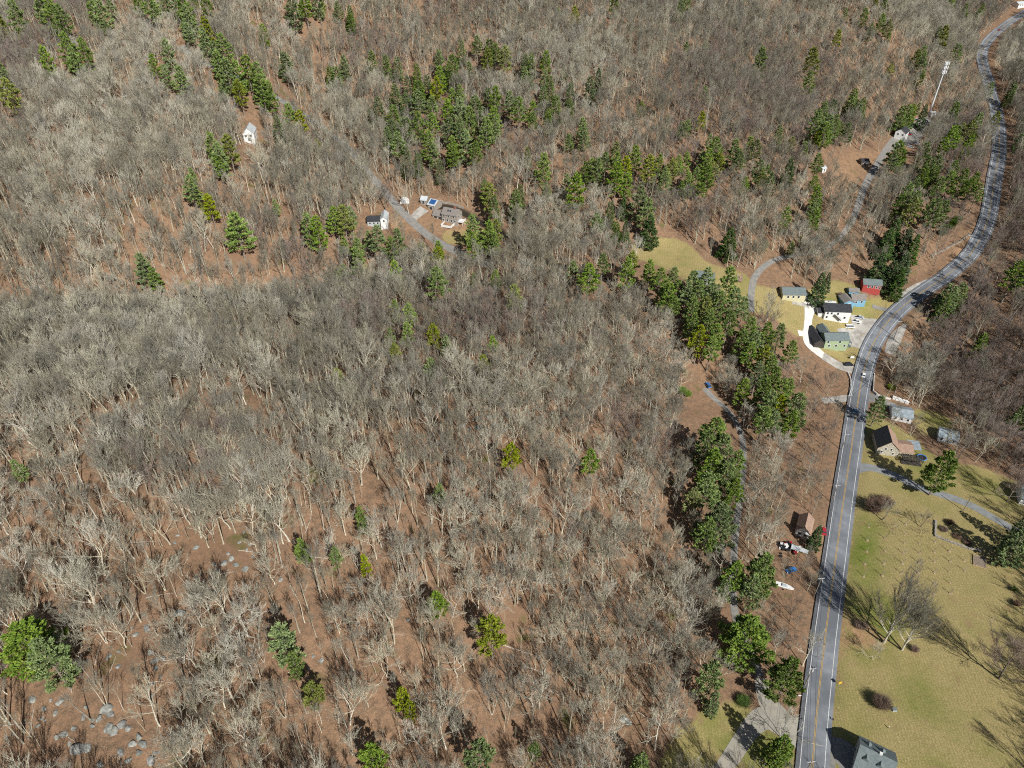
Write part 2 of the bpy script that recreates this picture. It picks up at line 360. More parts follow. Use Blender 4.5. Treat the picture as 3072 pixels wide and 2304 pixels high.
def ground_material():
    m = bpy.data.materials.new('ground_cover'); m.use_nodes = True; t = m.node_tree; N = t.nodes; L = t.links
    b = N['Principled BSDF']; b.inputs['Roughness'].default_value = .95; b.inputs['Specular IOR Level'].default_value = .1
    geo = N.new('ShaderNodeNewGeometry')
    def noise(s, d=5, rough=.6):
        n = N.new('ShaderNodeTexNoise'); n.inputs['Scale'].default_value = s; n.inputs['Detail'].default_value = d; n.inputs['Roughness'].default_value = rough
        L.new(geo.outputs['Position'], n.inputs['Vector']); return n.outputs[0]
    def mix(fac, a, c, lo=None, hi=None):
        if lo is not None:
            mr = N.new('ShaderNodeMapRange'); mr.inputs[1].default_value = lo; mr.inputs[2].default_value = hi; L.new(fac, mr.inputs[0]); fac = mr.outputs[0]
        mx = N.new('ShaderNodeMix'); mx.data_type = 'RGBA'; L.new(fac, mx.inputs[0])
        for sck, v in ((6, a), (7, c)):
            if isinstance(v, tuple): mx.inputs[sck].default_value = (*v, 1)
            else: L.new(v, mx.inputs[sck])
        return mx.outputs[2]
    def attr(n):
        a = N.new('ShaderNodeAttribute'); a.attribute_name = n; return a.outputs['Fac']
    leaf = mix(noise(.5, 6), (.27, .165, .10), (.155, .105, .068), .38, .62)
    leaf = mix(noise(2.3, 6, .8), leaf, (.44, .29, .18), .50, .70)
    leaf = mix(noise(3.1, 6, .8), leaf, (.10, .06, .04), .56, .74)
    leaf = mix(noise(.045, 3), leaf, (.22, .135, .085), .5, .72)
    leaf = mix(noise(.09, 4), leaf, (.13, .12, .045), .62, .72)
    straw = mix(noise(1.3, 5), (.37, .29, .13), (.28, .23, .095), .4, .6)
    straw = mix(noise(2.2, 6, .8), straw, (.50, .41, .21), .50, .68)
    straw = mix(noise(1.7, 6, .8), straw, (.15, .15, .05), .52, .70)
    grass = mix(noise(.9, 5), (.16, .19, .035), (.105, .145, .022), .4, .6)
    g = N.new('ShaderNodeMath'); g.operation = 'ADD'; L.new(noise(.05, 5), g.inputs[0]); L.new(attr('green'), g.inputs[1])
    mow = N.new('ShaderNodeTexWave'); mow.inputs['Scale'].default_value = .28; mow.inputs['Distortion'].default_value = 1.5; mow.inputs['Detail'].default_value = 3; mow.inputs['Detail Scale'].default_value = .6
    rot = N.new('ShaderNodeMapping'); rot.inputs['Rotation'].default_value = (0, 0, math.radians(7)); L.new(geo.outputs['Position'], rot.inputs[0]); L.new(rot.outputs[0], mow.inputs[0])
    straw = mix(mow.outputs['Fac'], straw, (.24, .205, .08), .6, 1.4)
    field = mix(g.outputs[0], straw, grass, .50, .92)
    field = mix(noise(.16, 5), field, (.27, .19, .10), .58, .74)
    la = N.new('ShaderNodeMath'); la.operation = 'ADD'; L.new(attr('lawn'), la.inputs[0])
    jit = N.new('ShaderNodeMath'); jit.operation = 'MULTIPLY_ADD'; jit.inputs[1].default_value = .7; jit.inputs[2].default_value = -.35; L.new(noise(.35, 5), jit.inputs[0]); L.new(jit.outputs[0], la.inputs[1])
    col = mix(la.outputs[0], leaf, field, .38, .62)
    dirt = mix(noise(.6, 5), (.42, .27, .155), (.33, .20, .11), .4, .6)
    da = N.new('ShaderNodeMath'); da.operation = 'ADD'; L.new(attr('dirt'), da.inputs[0]); L.new(jit.outputs[0], da.inputs[1])
    col = mix(da.outputs[0], col, dirt, .4, .7)
    col = mix(attr('wet_shade'), col, (.035, .03, .022), .25, .7)  # near-black tint: painted shade in the hollow, wet soil by the brook
    L.new(col, b.inputs['Base Color'])
    bp = N.new('ShaderNodeBump'); bp.inputs['Strength'].default_value = .8; bp.inputs['Distance'].default_value = .25
    L.new(noise(2.6, 5, .7), bp.inputs['Height']); L.new(bp.outputs[0], b.inputs['Normal'])
    return m
GM = ground_material()
ny, nx = MX.shape
V = np.stack([MX.ravel(), MY.ravel(), GZ.ravel()], 1)
I = (np.arange(ny - 1)[:, None] * nx + np.arange(nx - 1)[None]).ravel()
T3 = np.concatenate([np.stack([I, I + 1, I + nx + 1], 1), np.stack([I, I + nx + 1, I + nx], 1)])
me = bpy.data.meshes.new('ground')
me.vertices.add(len(V)); me.vertices.foreach_set('co', V.astype(np.float32).ravel())
me.loops.add(T3.size); me.loops.foreach_set('vertex_index', T3.astype(np.int32).ravel())
me.polygons.add(len(T3)); me.polygons.foreach_set('loop_start', np.arange(0, T3.size, 3, dtype=np.int32))
me.polygons.foreach_set('use_smooth', np.ones(len(T3), bool))
me.materials.append(GM); me.update(calc_edges=True)
GREEN = [(WP([(2540, 2000), (2545, 1700), (2570, 1520), (2640, 1560), (2640, 1700), (2720, 1850), (2700, 1960), (2600, 2000)]), .28),
         (WP([(2500, 2330), (2540, 1960), (2700, 1980), (2900, 2180), (3100, 2330)]), .10),
         (WP([(2700, 880), (2600, 870), (2500, 850), (2480, 900), (2560, 960), (2600, 960)]), .22),
         (WP([(1330, 690), (1540, 700), (1420, 740)]), .25), (WP([(1930, 2330), (2130, 2120), (2275, 2110), (2405, 2230), (2405, 2330)]), .18),
         (WP([(2580, 1245), (2700, 1280), (3072, 1440), (3072, 1560), (2580, 1400)]), .10), (WP([(2735, 1225), (2860, 1262), (2760, 1300)]), .3),
         (WP([(2200, 790), (2262, 850), (2240, 935), (2190, 850)]), .15)]
green = np.full(MX.shape, -.02)
for P, v in GREEN: green = np.where(inpoly(MX, MY, P), v, green)
DIRT = [(p, v) for p, v in [(CLEARS[0], .5), (CLEARS[2], .5), (CLEARS[3], .45), (CLEARS[4], .6), (CLEARS[6], .35),
        (WP([(2545, 1950), (2560, 1820), (2620, 1870), (2720, 1960), (2600, 1965)]), .75), (WP([(2600, 1560), (2640, 1545), (2680, 1570), (2665, 1590), (2620, 1585)]), .8)]]
dirt = np.zeros(MX.shape)
for P, v in DIRT: dirt = np.where(inpoly(MX, MY, P), v, dirt)
dirt = np.maximum(dirt, np.where((dR < 7.5), .6, 0))
wet_shade = np.maximum(np.exp(-(dH / 6.0) ** 2), np.exp(-(dB / 3.5) ** 2))  # shade of the hollow painted dark over damp soil; brook bank only wet
for _ in range(4):
    for q_ in (green, dirt): q_[1:-1, 1:-1] = (q_[1:-1, 1:-1] * 2 + q_[:-2, 1:-1] + q_[2:, 1:-1] + q_[1:-1, :-2] + q_[1:-1, 2:]) / 6
for nme, arr in (('lawn', lb), ('green', green), ('dirt', dirt), ('wet_shade', wet_shade)):
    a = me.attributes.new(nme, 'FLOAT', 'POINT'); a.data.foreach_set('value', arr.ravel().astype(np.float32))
tag(link('ground', me), kind='structure')

def ribbon(name, P, wid, mat_, lift, zf=None, off=0.0, i0=0, i1=None, cross=4):
    """sheet draped along polyline P; wid scalar or array"""
    P = np.asarray(P)[i0:i1]; n = len(P)
    t = np.gradient(P[:, :2], axis=0); t /= np.linalg.norm(t, axis=1)[:, None] + 1e-9
    nrm = np.stack([t[:, 1], -t[:, 0]], 1)
    wd = np.full(n, wid, float) if np.isscalar(wid) else np.asarray(wid)
    V = []
    for k in range(cross + 1):
        u = (k / cross - .5)
        xy = P[:, :2] + nrm * (off + u * wd)[:, None]
        z = gz_at(xy[:, 0], xy[:, 1]) if zf is None else zf(xy, slice(i0, i1))
        V.append(np.column_stack([xy, z + lift]))
    V = np.stack(V, 1).reshape(-1, 3); c = cross + 1
    Fc = [(i * c + k, i * c + k + 1, (i + 1) * c + k + 1, (i + 1) * c + k) for i in range(n - 1) for k in range(cross)]
    return link(name, mk_mesh(name, V, Fc, [mat_], None, True))
rz_ = lambda xy, s: ROADZ[s]
tag(ribbon('road', ROAD, 10.2, M['asphalt'], .10, rz_, cross=6), kind='structure')
for s_ in (-1, 1):
    tag(ribbon('road_marking', ROAD, .22, M['white'], .135, rz_, off=s_ * 3.7, cross=1), kind='structure')
    tag(ribbon('road_marking', ROAD, .16, M['yellow'], .135, rz_, off=s_ * .19, cross=1), kind='structure')
tag(ribbon('road_patch', ROAD, 1.1, M['patch'], .115, rz_, off=-4.4, i0=5, i1=95, cross=1), kind='structure')
for q, (n, P, c) in enumerate(DW):
    tag(ribbon(n, P, P[:, 2], M[c], .07 + .005 * (q % 4), cross=6), kind='structure')

# ------------------------------------------------------------------ tree generators (metres, base at origin)
def unit(v): return v / (np.linalg.norm(v) + 1e-9)
def rperp(rs, t):
    a = rs.randn(3); a -= t * a.dot(t); return unit(a)
def bare_tree(seed, h, trunk_to=.85, first=.42, nl=11, spread=4.5, up=.75, crook=.06, r0=None, subs=(5, 4, 3), twig_r=.018, fork=0, limb_r=.5, droop=0.0):
    rs = np.random.RandomState(seed); T = MB(); C = MB()
    r0 = r0 or h * .0145
    def path(p, d, L, n, cr, lift):
        P = [p]; 
        for i in range(n):
            d = unit(d + rs.randn(3) * cr + np.array([0, 0, lift])); P.append(P[-1] + d * L / n)
        return P, d
    def spray(P, L, lvl, rb):
        """side shoots along path P"""
        if lvl > 2: return
        n = subs[lvl]
        for k in range(n):
            t = .25 + .75 * (k + rs.rand()) / n; f = t * (len(P) - 1); i = min(int(f), len(P) - 2); u = f - i
            p = P[i] * (1 - u) + P[i + 1] * u; tg = unit(P[i + 1] - P[i])
            d = unit(tg * 1.0 + rperp(rs, tg) * (.30 + .28 * rs.rand()) + np.array([0, 0, .22 - droop]))
            l = L * (.74 - .28 * t) * (.7 + .5 * rs.rand())
            if lvl == 2 or l < .5:
                q = p + d * l * .5 + rs.randn(3) * .06; e_ = p + d * l + rs.randn(3) * .12 + np.array([0, 0, .05])
                C.tube([p, q, e_], [twig_r, twig_r * .8, twig_r * .3], 3, False)
            else:
                Q, _ = path(p, d, l, 3 if lvl == 0 else 2, crook * 1.7, .09 - droop * .4)
                r = rb * (.62 - .2 * t)
                r = max(r, twig_r * 1.2)
                (T if (lvl == 0 and k % 2 == 0) else C).tube(Q, np.linspace(r, twig_r * .8, len(Q)), 4 if lvl == 0 else 3, False)
                spray(Q, l, lvl + 1, r)
    stems = [(np.zeros(3), np.array([0, 0, 1.0]))]
    nst = 1 + fork
    for s_ in range(nst):
        d0 = np.array([0, 0, 1.0]) if nst == 1 else unit(np.array([math.cos(s_ * 2 * math.pi / nst + .5) * .28, math.sin(s_ * 2 * math.pi / nst + .5) * .28, 1]))
        n = 9; P = [np.array([0, 0, -.6])]; d = d0
        for i in range(n):
            d = unit(d + rs.randn(3) * np.array([1, 1, .3]) * crook + np.array([0, 0, .12])); P.append(P[-1] + d * h * trunk_to / n)
        R_ = r0 * (1 if nst == 1 else .72); rad = [R_ * 1.25] + [R_ * (1 - .85 * (i / n) ** 1.1) for i in range(1, n + 1)]
        T.tube(P, rad, 6)
        m = nl if nst == 1 else max(5, int(nl * .6))
        for k in range(m):
            t = first + (1 - first) * (k + rs.rand() * .8) / m; t = min(t, .985); f = t * n; i = int(f); u = f - i
            p = P[i] * (1 - u) + P[min(i + 1, n)] * u
            a = k * 2.4 + rs.rand() * .9; tt = (t - first) / (1 - first)
            d = unit(np.array([math.cos(a), math.sin(a), up * (.75 + 1.1 * tt)]))
            L = spread * (1.25 - .5 * tt) * (.7 + .5 * rs.rand())
            Q, _ = path(p, d, L, 5, crook * 2.2, .10 - droop)
            r = max(rad[min(i + 1, n)] * limb_r * (.8 + .3 * rs.rand()), .03)
            (T if r > .055 else C).tube(Q, np.linspace(r, twig_r, len(Q)) , 5, False)
            spray(Q, L, 0, r)
        spray(P[-3:], spread * .8, 0, rad[-1])
    return T, C
def tuft(C, rs, p, d, L, wd, n=3):
    """a spray of needle clumps: n narrow leaf-like blades fanned round d"""
    for k in range(n):
        a = rperp(rs, d); e_ = unit(d + a * .7) * L * (.7 + .6 * rs.rand()); s = unit(np.cross(e_, rs.randn(3))) * wd * (.7 + .6 * rs.rand())
        m = p + e_ * .45; up_ = np.array([0, 0, .04 * L])
        C.add([p, m + s + up_, p + e_, m - s - up_], [(0, 1, 2, 3)])
def pine_tree(seed, h, wd, base=.25, nb=52, tufts=15, tl=.8, tw=.17):
    rs = np.random.RandomState(seed); T = MB(); C = MB()
    P = [np.array([0, 0, -.5])]
    for i in range(6): P.append(np.array([rs.randn() * .12 * i / 3, rs.randn() * .12 * i / 3, h * (i + 1) / 6 * .98]))
    r0 = h * .016; T.tube(P, [r0 * 1.2] + [r0 * (1 - .92 * (i + 1) / 6) for i in range(6)], 6)
    for k in range(nb):
        t = base + (1 - base) * ((k + rs.rand()) / nb) ** .9; tt = (t - base) / (1 - base); z = t * h * .98
        a = k * 2.399 + rs.randn() * .25
        env = (1 - tt) ** .62 * (.55 + .45 * min(1, tt * 5)); L = wd / 2 * env * (.62 + .62 * rs.rand()) + .25
        rise = .05 + .55 * tt
        d = np.array([math.cos(a), math.sin(a), rise]); p0 = np.array([0, 0, z]); Q = [p0]
        for i in range(3): d = unit(d + rs.randn(3) * .08 + np.array([0, 0, .03])); Q.append(Q[-1] + d * L / 3)
        T.tube(Q, [max(.03, r0 * .28 * (1 - tt)), .03, .022, .012], 3, False)
        nt_ = int(tufts * (L / (wd / 2) * 2.2) + 3)
        for j in range(nt_):
            u = .22 + .78 * math.sqrt((j + rs.rand()) / nt_); f = u * 3; i = min(int(f), 2); q = Q[i] * (1 - f + i) + Q[i + 1] * (f - i)
            side = np.cross(unit(Q[i + 1] - Q[i]), (0, 0, 1)); o_ = side * (rs.rand() - .5) * 2 * L * .30 * (1.25 - u) + np.array([0, 0, .15 * rs.randn() + .12])
            tuft(C, rs, q + o_, unit(unit(Q[i + 1] - Q[i]) * .9 + side * np.sign(o_.dot(side)) * .5 + np.array([0, 0, .45])), tl, tw)
    for j in range(6): tuft(C, rs, np.array([0, 0, h * (.93 + .01 * j)]), unit(np.array([rs.randn() * .4, rs.randn() * .4, 1])), tl, tw)
    return T, C
def cone_tree(seed, h, wd, base=.08, nb=90, tufts=12, tl=.7, tw=.2, droop=-.12, power=.85):
    rs = np.random.RandomState(seed); T = MB(); C = MB()
    r0 = h * .015; T.tube([np.array([0, 0, -.5]), np.array([0, 0, h * .5]), np.array([0, 0, h * .97])], [r0, r0 * .6, .03], 6)
    for k in range(nb):
        t = base + (1 - base) * ((k + rs.rand()) / nb) ** 1.0; tt = (t - base) / (1 - base); z = t * h * .97
        a = k * 2.399 + rs.randn() * .3; L = wd / 2 * (1 - tt) ** power * (.75 + .4 * rs.rand()) + .15
        d = unit(np.array([math.cos(a), math.sin(a), droop + .35 * tt])); p0 = np.array([0, 0, z]); e_ = p0 + d * L
        T.tube([p0, e_], [.035, .012], 3, False)
        side = unit(np.cross(d, (0, 0, 1)))
        nt_ = int(tufts * L / (wd / 2) * 1.7 + 2)
        for j in range(nt_):
            u = .2 + .8 * math.sqrt((j + rs.rand()) / nt_); o_ = side * (rs.rand() - .5) * L * .75 * (1.15 - u) + np.array([0, 0, rs.randn() * .08])
            tuft(C, rs, p0 + d * L * u + o_, unit(d + side * np.sign(o_.dot(side)) * .4 + np.array([0, 0, -.1])), tl, tw)
    return T, C
def bush(seed, rad, h, n=160, tw=.025):
    rs = np.random.RandomState(seed); C = MB()
    for k in range(n):
        a = rs.rand() * 6.283; r = rad * math.sqrt(rs.rand()) * .35; p = np.array([math.cos(a) * r, math.sin(a) * r, -.1])
        b = a + rs.randn() * .6; e_ = np.array([math.cos(b), math.sin(b), 0]) * rad * (.3 + .75 * rs.rand()) + np.array([0, 0, h * (.45 + .6 * rs.rand())])
        m = (p + e_) * .5 + rs.randn(3) * .15 * rad * .4 + np.array([0, 0, h * .15])
        C.tube([p, m, e_], [tw * 1.4, tw, tw * .4], 3, False)
        for j in range(4):
            q = m * (1 - j / 4) + e_ * (j / 4); C.tube([q, q + rs.randn(3) * .28 * rad * .7 + np.array([0, 0, .3])], [tw * .8, tw * .3], 3, False)
    return C
class Kind:
    """one shape of tree: shared trunk and crown meshes, and both in one mesh for the far woods"""
    def __init__(s, name, TC, mt, mc, h, wd):
        T, C = TC; s.h, s.w = h, wd
        s.t = mk_mesh(name + '_trunk', T.V, T.F, [mt]); s.c = mk_mesh(name + '_crown', C.V, C.F, [mc])
        n = len(T.V)
        s.both = mk_mesh(name, T.V + C.V, T.F + [tuple(i + n for i in f) for f in C.F], [mt, mc], [0] * len(T.F) + [1] * len(C.F))
K = {}
def B(k, seed, h, wd, mt='bark', mc='twig', **kw): K[k] = Kind('bare_tree', bare_tree(seed, h, **kw), M[mt], M[mc], h, wd)
B('b0', 1, 18, 9, first=.45, nl=11, spread=4.8, crook=.045, up=1.35)
B('b1', 2, 20, 9, first=.52, nl=10, spread=4.6, crook=.04, up=1.7)
B('b2', 3, 17, 11, first=.36, nl=11, spread=5.4, crook=.07, up=1.0)
B('b3', 4, 19, 7, first=.6, nl=8, spread=3.4, crook=.035, up=1.9, subs=(5, 3, 3))
B('b4', 5, 18, 9, first=.40, nl=11, spread=4.6, crook=.05, fork=1, up=1.4)
B('b5', 6, 16, 12, 'barkpale', 'twigpale', first=.34, nl=11, spread=6.0, crook=.11, up=.75, limb_r=.62, subs=(5, 4, 2), twig_r=.028)
B('b6', 7, 18, 11, 'barkpale', 'twigpale', first=.42, nl=10, spread=5.4, crook=.08, up=1.0, limb_r=.62, subs=(5, 4, 2), twig_r=.028)
B('b7', 8, 15, 10, 'barkpale', 'twigpale', first=.30, nl=9, spread=5.4, crook=.14, up=.55, fork=1, limb_r=.6, subs=(6, 4, 2), twig_r=.028)
B('d0', 9, 17, 10, 'barkdark', 'twigdark', first=.38, nl=12, spread=5.0, crook=.06)
B('d1', 10, 18, 9, 'barkdark', 'twigdark', first=.45, nl=11, spread=4.3, crook=.05, up=.9)
B('s2', 41, 14, 3, first=.62, nl=6, spread=2.2, crook=.03, up=2.0, r0=.09, subs=(3, 2, 2), limb_r=.4)
B('s3', 42, 16, 3, 'barkpale', 'twig', first=.66, nl=6, spread=2.4, crook=.035, up=1.8, r0=.12, subs=(3, 2, 2), limb_r=.4)
B('s0', 11, 9, 3.5, first=.35, nl=8, spread=1.9, crook=.05, up=1.0, r0=.07, subs=(4, 3, 2), limb_r=.45)
B('s1', 12, 12, 3.5, first=.5, nl=8, spread=2.2, crook=.04, up=1.1, r0=.09, subs=(4, 3, 2), limb_r=.45)
B('y0', 13, 24, 17, 'bark', 'twig', first=.22, nl=15, spread=9.5, crook=.06, up=1.3, r0=.5, subs=(8, 7, 4), limb_r=.55, fork=1)
B('y1', 14, 20, 17, 'barkdark', 'twigdark', first=.20, nl=16, spread=9.0, crook=.09, up=.8, r0=.42, subs=(8, 7, 4), limb_r=.5)
B('y2', 15, 7, 8, 'barkdark', 'twig', first=.25, nl=9, spread=4.2, crook=.12, up=.4, r0=.2, subs=(6, 4, 2))
def PT(k, nm, TC, mt, mc, h, wd): K[k] = Kind(nm, TC, M[mt], M[mc], h, wd)
PT('p0', 'pine_tree', pine_tree(21, 20, 10), 'pinebark', 'pine', 20, 10)
PT('p1', 'pine_tree', pine_tree(22, 22, 9, base=.35, nb=42), 'pinebark', 'pine', 22, 9)
PT('p2', 'pine_tree', pine_tree(23, 17, 10, base=.12, nb=50), 'pinebark', 'pine', 17, 10)
PT('p3', 'pine_tree', pine_tree(24, 22, 13, base=.15, nb=64, tufts=26, tl=.85), 'pinebark', 'pine', 22, 13)
PT('py', 'pine_tree', pine_tree(25, 18, 9, base=.3, nb=40), 'pinebark', 'pineyellow', 18, 9)
PT('h0', 'hemlock_tree', cone_tree(31, 18, 8, power=.6, tl=.6, nb=85), 'pinebark', 'hemlock', 18, 8)
PT('h1', 'hemlock_tree', cone_tree(32, 16, 7, power=.5, base=.15, nb=75, tl=.6), 'pinebark', 'hemlock', 16, 7)
PT('sp', 'spruce_tree', cone_tree(33, 20, 8, power=.9, nb=110, droop=-.2), 'pinebark', 'spruce', 20, 8)
NK = {'b': 'bare_tree', 'd': 'bare_tree', 's': 'bare_tree', 'y': 'bare_tree', 'p': 'pine_tree', 'h': 'hemlock_tree'}
def kname(k): return 'spruce_tree' if k == 'sp' else NK[k[0]]
PROTO = {}
def put_tree(k, p, rz, sc, label, cat, group, sx=1.0, lean=(0, 0)):
    """a tree of its own: empty at the foot of the trunk > trunk, crown"""
    kd = K[k]
    if k not in PROTO:
        root = bpy.data.objects.new(kname(k), None)
        PROTO[k] = (root, bpy.data.objects.new('trunk', kd.t), bpy.data.objects.new('crown', kd.c)); first_ = True
        o, a, b = PROTO[k]
    else:
        o, a, b = [q.copy() for q in PROTO[k]]
    for q in (o, a, b): COL.objects.link(q)
    a.parent = o; b.parent = o
    o.location = p; o.rotation_euler = (lean[0], lean[1], rz); o.scale = (sc * sx, sc * sx, sc)
    o['label'] = label; o['category'] = cat
    if group: o['group'] = group
    return o

# ------------------------------------------------------------------ buildings
M['bwhite'] = mat('white_paint', (.78, .78, .76), .7, (.70, .70, .68), 1.5)
M['bcream'] = mat('cream_paint', (.60, .56, .36), .8, (.54, .50, .32), 1.5)
M['bred'] = mat('red_paint', (.42, .075, .06), .8, (.36, .06, .05), 1.5)
M['bblue'] = mat('blue_paint', (.20, .40, .54), .8, (.17, .35, .48), 1.5)
M['bgreen'] = mat('green_paint', (.36, .44, .27), .8, (.31, .39, .24), 1.5)
M['btan'] = mat('tan_shingle', (.33, .29, .24), .9, (.27, .24, .20), 2)
M['bgrey'] = mat('grey_siding', (.42, .45, .47), .8, (.37, .40, .42), 1.5)
M['bdark'] = mat('dark_timber', (.045, .04, .035), .8, (.07, .06, .05), 2)
M['bbrown'] = mat('brown_log', (.20, .15, .11), .9, (.27, .22, .17), 2)
M['bstucco'] = mat('cream_stucco', (.66, .58, .43), .9, (.58, .50, .38), .8)
M['bstone'] = mat('field_stone', (.60, .54, .42), .9, (.30, .28, .24), 1.9, bump=.4)
M['rblack'] = mat('black_shingle', (.028, .03, .035), .85, (.05, .052, .058), 1.2)
M['rslate'] = mat('green_grey_shingle', (.13, .165, .165), .85, (.17, .20, .20), 1.0)
M['rtaupe'] = mat('taupe_shingle', (.25, .225, .20), .9, (.20, .18, .165), 1.0)
M['rtan'] = mat('brown_shingle', (.36, .245, .18), .9, (.30, .20, .15), .8)
M['rpale'] = mat('pale_metal_roof', (.55, .58, .58), .5, (.46, .49, .50), .8, spec=.5)
M['rbluegrey'] = mat('blue_grey_roof', (.22, .27, .30), .7, (.30, .34, .36), .7)
M['glass'] = mat('window_glass', (.03, .04, .05), .12, spec=.6)
M['solar'] = mat('solar_panel', (.03, .10, .28), .2, spec=.7)
M['brick'] = mat('red_brick', (.33, .13, .09), .9, (.24, .10, .07), 3)
M['steel'] = mat('galvanised_steel', (.68, .70, .71), .45, spec=.5)
M['antenna'] = mat('white_antenna', (.82, .83, .84), .5)
M['pole'] = mat('pole_wood', (.22, .18, .14), .9, (.30, .26, .21), 2)
M['wire'] = mat('cable_black', (.02, .02, .02), .6)
M['tyre'] = mat('tyre_rubber', (.015, .015, .015), .8)
M['mulch'] = mat('wood_mulch', (.46, .36, .23), .95, (.30, .20, .12), 3)
M['soil'] = mat('garden_soil', (.17, .135, .10), .95, (.26, .21, .16), 3)
M['tarpblue'] = mat('blue_tarp', (.05, .22, .55), .5, (.04, .16, .42), 1.5)
M['tarpwhite'] = mat('white_tarp', (.80, .80, .78), .5)
M['signyellow'] = mat('sign_yellow', (.85, .50, .02), .5)
M['dark'] = mat('black_paint', (.02, .02, .022), .6)
M['stonewall'] = mat('dry_stone', (.38, .35, .30), .95, (.22, .20, .17), 2.2, bump=.4)
M['conwall'] = mat('white_concrete', (.66, .65, .62), .9, (.52, .50, .47), 1)
def paint(n, c): M[n] = mat(n, c, .3, spec=.6); return n
paint('car_white', (.80, .80, .80)); paint('car_blue', (.05, .16, .40)); paint('car_black', (.02, .02, .025)); paint('car_silver', (.50, .53, .56)); paint('car_red', (.40, .03, .04)); paint('car_lightblue', (.16, .28, .42))
FOOT = []          # footprints kept free of trees
SEE = []           # spots of ground and roofs that stand open to the sky in the photo: (px, py, radius px)
def building(name, label, cat, a, b, D, wings, see=None, group=None, zoff=0.0, dz=None):
    """a, b: pixels of the two lower corners of the long front wall. wings: dicts in the house's own metres"""
    A, Bp = W(*a), W(*b); v = Bp[:2] - A[:2]; L = float(np.hypot(*v)); rz = math.atan2(v[1], v[0])
    z0 = float(gz_at(*( (A[:2] + Bp[:2]) / 2 + np.array([-v[1], v[0]]) / L * D / 2))) + zoff
    root = thing(name, label, cat, (A[0], A[1], z0), rz, group)
    c = A[:2] + v / 2 + np.array([-v[1], v[0]]) / L * D / 2
    FOOT.append((c[0], c[1], math.hypot(L, D) / 2 + 3.2))
    for wg in wings:
        x0, x1, y0, y1 = wg.get('x', (0, L)) + wg.get('y', (0, D)); x0, x1 = [L if q is None else q for q in (x0, x1)]; y0, y1 = [D if q is None else q for q in (y0, y1)]
        h, ri, ax, zb = wg['h'], wg.get('rise', 0), wg.get('axis', 'x'), wg.get('zb', -2.0)
        m = MB(); o = .38; t = .22
        if ax == 'x':
            ym = (y0 + y1) / 2 if 'ridge' not in wg else y0 + (y1 - y0) * wg['ridge']
            prof = [(y0, zb), (y1, zb), (y1, h), (ym, h + ri), (y0, h)]
            m.add([(x0, y, z) for y, z in prof] + [(x1, y, z) for y, z in prof], [(0, 1, 2, 3, 4)[::-1], (5, 6, 7, 8, 9)] + [(i, (i + 1) % 5, 5 + (i + 1) % 5, 5 + i) for i in range(5)])
            r = MB(); k1 = ri / (ym - y0) * o; k2 = ri / (y1 - ym) * o
            P_ = [(y0 - o, h - k1 + .02), (ym, h + ri + .02), (y1 + o, h - k2 + .02), (y1 + o, h - k2 + t), (ym, h + ri + t + .05), (y0 - o, h - k1 + t)]
            r.add([(x0 - o, y, z) for y, z in P_] + [(x1 + o, y, z) for y, z in P_], [(0, 1, 4, 5), (1, 2, 3, 4), (7, 6, 11, 10), (8, 7, 10, 9)] + [(i, 6 + i, 6 + (i + 1) % 6, (i + 1) % 6) for i in range(6)])
        else:
            xm = (x0 + x1) / 2
            prof = [(x0, zb), (x1, zb), (x1, h), (xm, h + ri), (x0, h)]
            m.add([(x, y0, z) for x, z in prof] + [(x, y1, z) for x, z in prof], [(0, 1, 2, 3, 4), (9, 8, 7, 6, 5)] + [((i + 1) % 5, i, 5 + i, 5 + (i + 1) % 5) for i in range(5)])
            r = MB(); k1 = ri / (xm - x0) * o
            P_ = [(x0 - o, h - k1 + .02), (xm, h + ri + .02), (x1 + o, h - k1 + .02), (x1 + o, h - k1 + t), (xm, h + ri + t + .05), (x0 - o, h - k1 + t)]
            r.add([(x, y0 - o, z) for x, z in P_] + [(x, y1 + o, z) for x, z in P_], [(5, 4, 1, 0), (4, 3, 2, 1), (10, 11, 6, 7), (9, 10, 7, 8)] + [((i + 1) % 6, 6 + (i + 1) % 6, 6 + i, i) for i in range(6)])
        wl = m.build('wall', M[wg['wall']], root)
        rf = r.build('roof', M[wg['roof']], root)
        if wg.get('rl'): rf['label'] = wg['rl']
        for (fc, u, z, ww, hh) in wg.get('win', []):
            f, p = MB(), MB(); a_, b_ = (x0, x1) if fc in 'SN' else (y0, y1); cc = a_ + (b_ - a_) * u
            e_ = .12
            for (mb, k, d0) in ((f, .16, .05), (p, 0, .08)):
                if fc == 'S': mb.box(cc - ww / 2 - k, cc + ww / 2 + k, y0 - d0, y0 + e_, z - k, z + hh + k)
                if fc == 'N': mb.box(cc - ww / 2 - k, cc + ww / 2 + k, y1 - e_, y1 + d0, z - k, z + hh + k)
                if fc == 'W': mb.box(x0 - d0, x0 + e_, cc - ww / 2 - k, cc + ww / 2 + k, z - k, z + hh + k)
                if fc == 'E': mb.box(x1 - e_, x1 + d0, cc - ww / 2 - k, cc + ww / 2 + k, z - k, z + hh + k)
            nm = 'door' if hh > 1.9 else 'window'
            fo = f.build(nm, M[wg.get('trim', 'bwhite')], root); p.build('pane', M['glass'], fo)
        for (u, v_, sx, sy, hh, mt_) in wg.get('chim', []):
            X, Y = x0 + (x1 - x0) * u, y0 + (y1 - y0) * v_
            MB().box(X - sx / 2, X + sx / 2, Y - sy / 2, Y + sy / 2, h, h + ri + hh).box(X - sx / 2 - .08, X + sx / 2 + .08, Y - sy / 2 - .08, Y + sy / 2 + .08, h + ri + hh, h + ri + hh + .15).build('chimney', M[mt_], rf)
